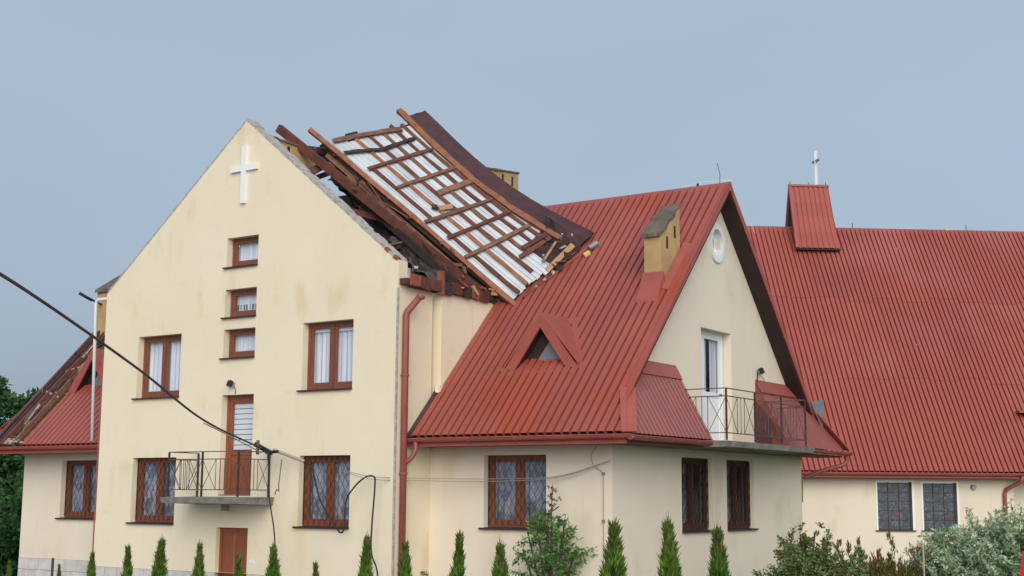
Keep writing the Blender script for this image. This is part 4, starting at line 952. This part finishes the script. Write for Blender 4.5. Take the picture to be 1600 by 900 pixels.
# ================================================================== PLANTS
def leafquad(mb, p, d, n, l, w_):
    """pointed leaf: p base, d direction, n normal"""
    s = d.cross(n)
    if s.length < 1e-3: s = d.orthogonal()
    s.normalize(); k = len(mb.v)
    mb.v += [p, p+d*l*.45+s*w_, p+d*l, p+d*l*.45-s*w_]; mb.f.append((k, k+1, k+2, k+3))
def rv(): return V((random.gauss(0, 1), random.gauss(0, 1), random.gauss(0, 1))).normalized()
def thuja_mesh(seed, H=2.0, Rr=.42, n=2800):
    random.seed(seed); mb = MB(); tip = MB()
    wob = [random.uniform(.62, 1.2) for _ in range(24)]
    for i in range(n):
        t = random.random()**1.25; a = random.uniform(0, 2*math.pi)
        prof = (1-t)**(1.25+.35*(seed % 3)/2)*(.8+.2*math.sin(min(t*6, math.pi/2)))
        lump = wob[int(a/6.283*8) % 8+8*int(t*2.99)]
        r_ = Rr*prof*lump*random.uniform(.45, 1.0)+.012
        p = V((math.cos(a)*r_, math.sin(a)*r_, .06+t*H*.92))
        d = (V((math.cos(a), math.sin(a), 0))*random.uniform(.15, .7)+V((0, 0, 1))+rv()*.2).normalized()
        m_ = tip if (t > .8 and random.random() < .5) or random.random() < .05 else mb
        leafquad(m_, p, d, rv(), random.uniform(.09, .2)*(1 if t < .85 else .8), random.uniform(.010, .022))
    for i in range(26):
        p = V((random.gauss(0, .015), random.gauss(0, .015), H*random.uniform(.86, .97)))
        leafquad(tip, p, (V((0, 0, 1))+rv()*.18).normalized(), rv(), random.uniform(.1, .22), .006)
    def mk(b, nm, mt):
        me = bpy.data.meshes.new(nm); me.from_pydata([tuple(v) for v in b.v], [], b.f); me.materials.append(M[mt]); return me
    tr = MB().tube([(0, 0, 0), (0.01, 0, H*.5), (0, 0, H*.93)], [.035, .02, .005], 6)
    return mk(mb, 'foliage', 'thuja'), mk(tip, 'tip_sprays', 'thuja_tip'), mk(tr, 'trunk', 'bark')
TM = [thuja_mesh(40+i, n=2600) for i in range(5)]
row = [(.9, 1.32, 'thuja shoot before the left wing plinth, leftmost of the row'), (2.62, 1.30, 'tiny thuja in front of the left wing stone plinth beside the dark stake'),
       (3.57, 1.58, 'thuja before the left corner where the wing meets the gable wall'), (4.75, 1.74, 'slim thuja below the left edge of the lower left window'),
       (5.52, 1.88, 'taller thuja below the right half of the lower left window'), (6.69, 1.84, 'thuja standing just left of the lower brown door'),
       (7.78, 1.66, 'thuja partly covering the lower brown door'), (8.71, 1.83, 'thuja beside the dropping black cable right of the brown door'),
       (9.72, 1.57, 'short thuja under the lower right gable window'), (10.84, 2.05, 'thuja in front of the looping black cable end'),
       (11.72, 1.99, 'broad thuja right of the foot of the red downpipe'), (12.77, 2.16, 'thuja before the cream wall left of the single lattice window'),
       (13.63, 2.01, 'narrow thuja under the sill of the single lattice window'), (15.8, 2.40, 'thuja in front of the house corner left of the gable windows'),
       (16.85, 2.42, 'thuja below the left gable window'), (17.66, 2.33, 'thuja between the two lattice windows of the right gable')]
for i, (x, h, lab) in enumerate(row):
    random.seed(900+i)
    me = TM[i % 5]; s = h/2.0; big = 1.0 if x < 15 else 1.12
    if h < 1.6: big = .75
    o = thing('thuja', lab, 'thuja', (x, -3+random.uniform(-.05, .05), 0), 'young thujas in a row in front of the house')
    o.rotation_euler = (random.uniform(-.04, .04), random.uniform(-.04, .04), random.uniform(0, 6.28)); o.scale = (big*s*random.uniform(.8, 1.12), big*s*random.uniform(.8, 1.12), s)
    for m_, nm in zip(me, ('foliage', 'tip_sprays', 'trunk')):
        c = bpy.data.objects.new(nm, m_); sc.collection.objects.link(c); c.parent = o

def shrub(name, label, cat, base, blobs, n, lm, size=(.08, .14), wd=.03, up=.2, branches=14, group=None, lm2=None, frac2=0, skel=True, rd=.9):
    """blobs: (dx, dy, z, rx, rz)"""
    o = thing(name, label, cat, base, group); B = V(base); br = MB(); lf = MB(); l2 = MB()
    tot = sum(b[3]**2*b[4] for b in blobs)
    for b in blobs:
        c = B+V((b[0], b[1], b[2])); k = int(n*b[3]**2*b[4]/tot)+1
        if skel: br.tube(catmull([B+V((b[0]*.15, b[1]*.15, 0)), B+V((b[0]*.5, b[1]*.5, b[2]*.55)), c, c+V((0, 0, b[4]*.3))], 4), [.035]*1+[.03-.0018*j for j in range(12)], 5)
        nt_ = max(3, k//26)
        for q in range(nt_):          # twigs carry tufts of leaves: gaps stay between them
            d = rv(); rad = random.random()**.45
            p = c+V((d.x*b[3]*rad, d.y*b[3]*rad, d.z*b[4]*rad)); dr = (V((d.x, d.y, d.z*.6+up))+rv()*.4).normalized()
            Lg = random.uniform(.15, .35)*min(1, b[3]*2)
            br.tube([p-dr*Lg*.6, p+dr*Lg], [.006, .002], 3, False)
            for j in range(26):
                t = random.random(); pp_ = p+dr*Lg*(t*1.5-.5)+rv()*.05*random.random()
                if pp_.z < .02: pp_.z = .05
                leafquad(l2 if random.random() < frac2 else lf, pp_, (dr*.5+rv()*rd).normalized(), rv(), random.uniform(*size), wd*random.uniform(.6, 1.1))
    br.build('branches', 'bark', o); lf.build('foliage', lm, o)
    if l2.v: l2.build('foliage', lm2, o, label='rust tinted young leaves')
    return o
random.seed(77)
def W_(x, y, d):      # convenience: point on the view line of photo pixel (x, y), d metres away, used once to place trees and shrubs
    return CAM+(Fw*2127.6+r2*(x-800)-u2*(y-450)).normalized()*d
def spot(x, y, d):
    p = W_(x, y, d); return (p.x, p.y, 0), p.z
# slender leafy tree in front of the main wall
(b0), zt = spot(860, 850, 26.5)
blobs = [(-.1, 0, 1.2, .55, .6), (.15, .1, 1.7, .5, .45), (-.25, 0, 1.9, .38, .4), (.3, 0, 2.15, .25, .35), (-.1, .05, 2.3, .24, .3), (-.5, 0, 2.0, .2, .22), (-.6, 0, 1.65, .22, .2), (.5, 0, 1.6, .2, .3), (0, 0, .6, .6, .5)]
shrub('young_tree', 'slender young tree with airy top in front of the single lattice window', 'tree', b0, blobs, 5000, 'leaf_green', (.06, .11), .022, .3)
tp = MB(); random.seed(3); B = V(b0)
o_ = bpy.data.objects.get('young_tree'); tr = MB().tube([B, B+V((.03, 0, 1.5)), B+V((.02, 0, 2.5)), B+V((.05, 0, 3.02))], [.04, .025, .012, .004], 6)
lf = MB()
for i in range(13):
    z = 2.15+i*.065; a = i*2.4; l = .42*(1-i/15)
    d = (V((math.cos(a), math.sin(a), .25))).normalized(); p0 = B+V((.03, 0, z)); tr.tube([p0, p0+d*l], [.006, .002], 3, False)
    for k in range(16):
        t = k/16; leafquad(lf, p0+d*l*t+V((0, 0, .0)), (d*.3+rv()).normalized(), V((0, 0, 1))+rv()*.4, .07, .016)
tr.build('trunk', 'bark', o_); lf.build('tip_sprays', 'leaf_rust', o_)
b0, z = spot(1255, 850, 26)
blobs = [(0, 0, 1.1, .6, .8), (-.35, 0, 1.75, .2, .45), (.05, 0, 1.6, .3, .5), (.45, 0, 1.9, .12, .6), (-.6, 0, 1.0, .35, .4), (.8, 0, 1.3, .4, .4), (.35, .2, 1.4, .4, .4), (-.05, .0, 2.0, .12, .35), (.22, 0, 2.05, .1, .3), (.95, 0, 1.7, .14, .3), (-.9, 0, 1.3, .1, .2), (0, 0, .5, .9, .5)]
shrub('mixed_shrub', 'loose green shrub with upright shoots right of the gable windows', 'shrub', b0, blobs, 26000, 'leaf_mid', (.05, .085), .021, .5, lm2='leaf_rust', frac2=.22)
b0, z = spot(1372, 870, 26.5)
blobs = [(-.55, 0, 1.35, .15, .55), (-.3, 0, 1.5, .13, .6), (-.05, 0, 1.45, .14, .55), (.2, 0, 1.6, .13, .55), (.45, 0, 1.4, .13, .5), (.66, 0, 1.6, .10, .55), (.84, 0, 1.6, .09, .5), (-.75, 0, 1.75, .06, .35), (0, 0, .8, .8, .6), (.1, .2, 1.15, .7, .4)]
shrub('brown_conifer_shrub', 'brownish conifer shrub with pointed tops between green shrub and pale willow', 'shrub', b0, blobs, 15000, 'leaf_brown', (.07, .13), .014, 2.2, lm2='thuja', frac2=.25, rd=.22)
b0, z = spot(1530, 840, 27)
blobs = [(0, 0, 1.5, 1.0, .85), (-.9, .1, 1.2, .6, .6), (.9, 0, 1.7, .8, .85), (.3, .2, 2.05, .55, .35), (-.5, 0, 1.85, .4, .35), (1.5, 0, 1.6, .9, .9), (-1.3, 0, .9, .4, .5), (.2, 0, .7, 1.4, .7), (-.2, -.1, 1.3, 1.0, .8), (1.1, 0, 2.35, .35, .25), (-.85, 0, 1.9, .14, .2)]
shrub('dappled_willow', 'large pale grey green willow bush before the church windows at right', 'shrub', b0, blobs, 52000, 'leaf_willow', (.07, .12), .021, .4)
b0, z = spot(672, 890, 29)
shrub('rose_bush', 'small rose bush with bare shoots between two thujas by the inner corner', 'shrub', b0, [(0, 0, 1.0, .25, .35), (.12, 0, 1.35, .08, .15), (-.3, 0, 1.2, .1, .2)], 420, 'leaf_mid', (.05, .08), .02, .5, lm2='leaf_rust', frac2=.4)
b0, z = spot(702, 892, 29)
shrub('rose_bush', 'sparse rusty rose shoot just left of the tall thuja before the wall', 'shrub', b0, [(0, 0, .9, .2, .3), (-.02, 0, 1.3, .06, .15)], 220, 'leaf_rust', (.05, .08), .018, .5)
b0, z = spot(918, 892, 28)
shrub('rose_bush', 'low leafy bush with a yellow bloom between young tree and corner thuja', 'shrub', b0, [(0, 0, .95, .28, .35)], 420, 'leaf_green', (.05, .08), .02, .5)
o = bpy.data.objects['rose_bush.002']; MB().tube([V(b0)+V((.0, -.25, 1.27)), V(b0)+V((0, -.27, 1.32))], .05, 8).build('flower', 'yellow', o)
b0, z = spot(1160, 880, 26)
shrub('low_shrub', 'thin upright shoots of a small shrub below the right gable window', 'shrub', b0, [(0, 0, 1.0, .12, .6), (.25, 0, .9, .12, .55)], 420, 'leaf_mid', (.05, .09), .02, .8)
# stakes and the red thing at the edge
b0, z = spot(1443, 870, 22); st = MB().tube([(b0[0], b0[1], 0), (b0[0], b0[1], 2.1)], .014, 6).build('garden_pole', 'conduit'); tag(st, 'thin pale pole standing before the willow bush', 'pole')
st = MB().tube([(1.07, -2, 0), (1.08, -2, 1.34)], .03, 6).build('garden_stake', 'rail'); tag(st, 'short dark stake before the stone plinth of the left wing', 'stake')
b0, z = spot(1601, 880, 20); bx = MB(); bx.hexa([(b0[0]-.08, b0[1]-.1, 1.55), (b0[0]+.4, b0[1]-.1, 1.55), (b0[0]+.4, b0[1]+.2, 1.55), (b0[0]-.08, b0[1]+.2, 1.55)], [(b0[0]+.0, b0[1]-.1, 2.08), (b0[0]+.4, b0[1]-.1, 2.12), (b0[0]+.4, b0[1]+.2, 2.12), (b0[0]+.0, b0[1]+.2, 2.08)])
rs = thing('red_sign', 'bright red sign edge at the lower right edge of the photo', 'sign', (b0[0], b0[1], 0))
bx.build('sign_panel', 'red_plastic', rs); MB().tube([(b0[0]+.15, b0[1], 0), (b0[0]+.15, b0[1], 1.56)], .03, 8).build('sign_post', 'grey_tin', rs)
# background trees left of the house
def far_tree(x, y, H, Rr, lab, lm, seed, n=9000, conical=False):
    random.seed(seed); o = thing('broadleaf_tree' if not conical else 'conifer_tree', lab, 'tree', (x, y, 0), 'trees behind the left wing')
    B = V((x, y, 0)); tr = MB(); lf = MB()
    tr.tube([B, B+V((.1, 0, H*.4)), B+V((0, .1, H*.9))], [.22, .16, .03], 8)
    cl = []
    for i in range(46):
        t = random.uniform(.1, 1); pr = (1-t)**.7 if conical else math.sin(math.pi*min(.12+t*.82, 1))**.6
        a = random.uniform(0, 6.28); r_ = Rr*pr*random.uniform(.3, 1)
        c = B+V((math.cos(a)*r_, math.sin(a)*r_, H*t)); cl.append((c, random.uniform(.35, .75)*(.6+.5*pr)))
        tr.tube([B+V((0, 0, H*max(t-.15, .05))), c], [.06, .015], 4, False)
    for i in range(n):
        c, s = random.choice(cl); d = rv(); p = c+V((d.x, d.y, d.z*.8))*s*random.random()**.4
        leafquad(lf, p, (d+rv()).normalized(), rv(), random.uniform(.14, .26), random.uniform(.045, .08))
    tr.build('trunk', 'bark', o); lf.build('crown', lm, o)
far_tree(-10.2, 5.2, 4.6, 1.7, 'dark green tree behind the left wing, its top beside the torn roof', 'leaf_far', 1)
far_tree(-12.4, 5.0, 6.3, 1.5, 'taller tree at the left edge of the photo', 'leaf_far', 2)
far_tree(-7.6, 4.4, 4.0, 1.3, 'bushy tree close to the left end wall under the eave', 'leaf_far', 3)
far_tree(-15.6, 9, 6.2, 2.4, 'broad tree farther back behind the left edge trees', 'leaf_far', 4)
far_tree(-6.6, .4, 1.9, 1.1, 'light green low bush at the bottom left corner before the dark trees', 'leaf_far_light', 5, 6000)
far_tree(-8.2, 1.0, 2.4, 1.2, 'light green bush farther left behind the corner bush', 'leaf_far_light', 6, 6000)
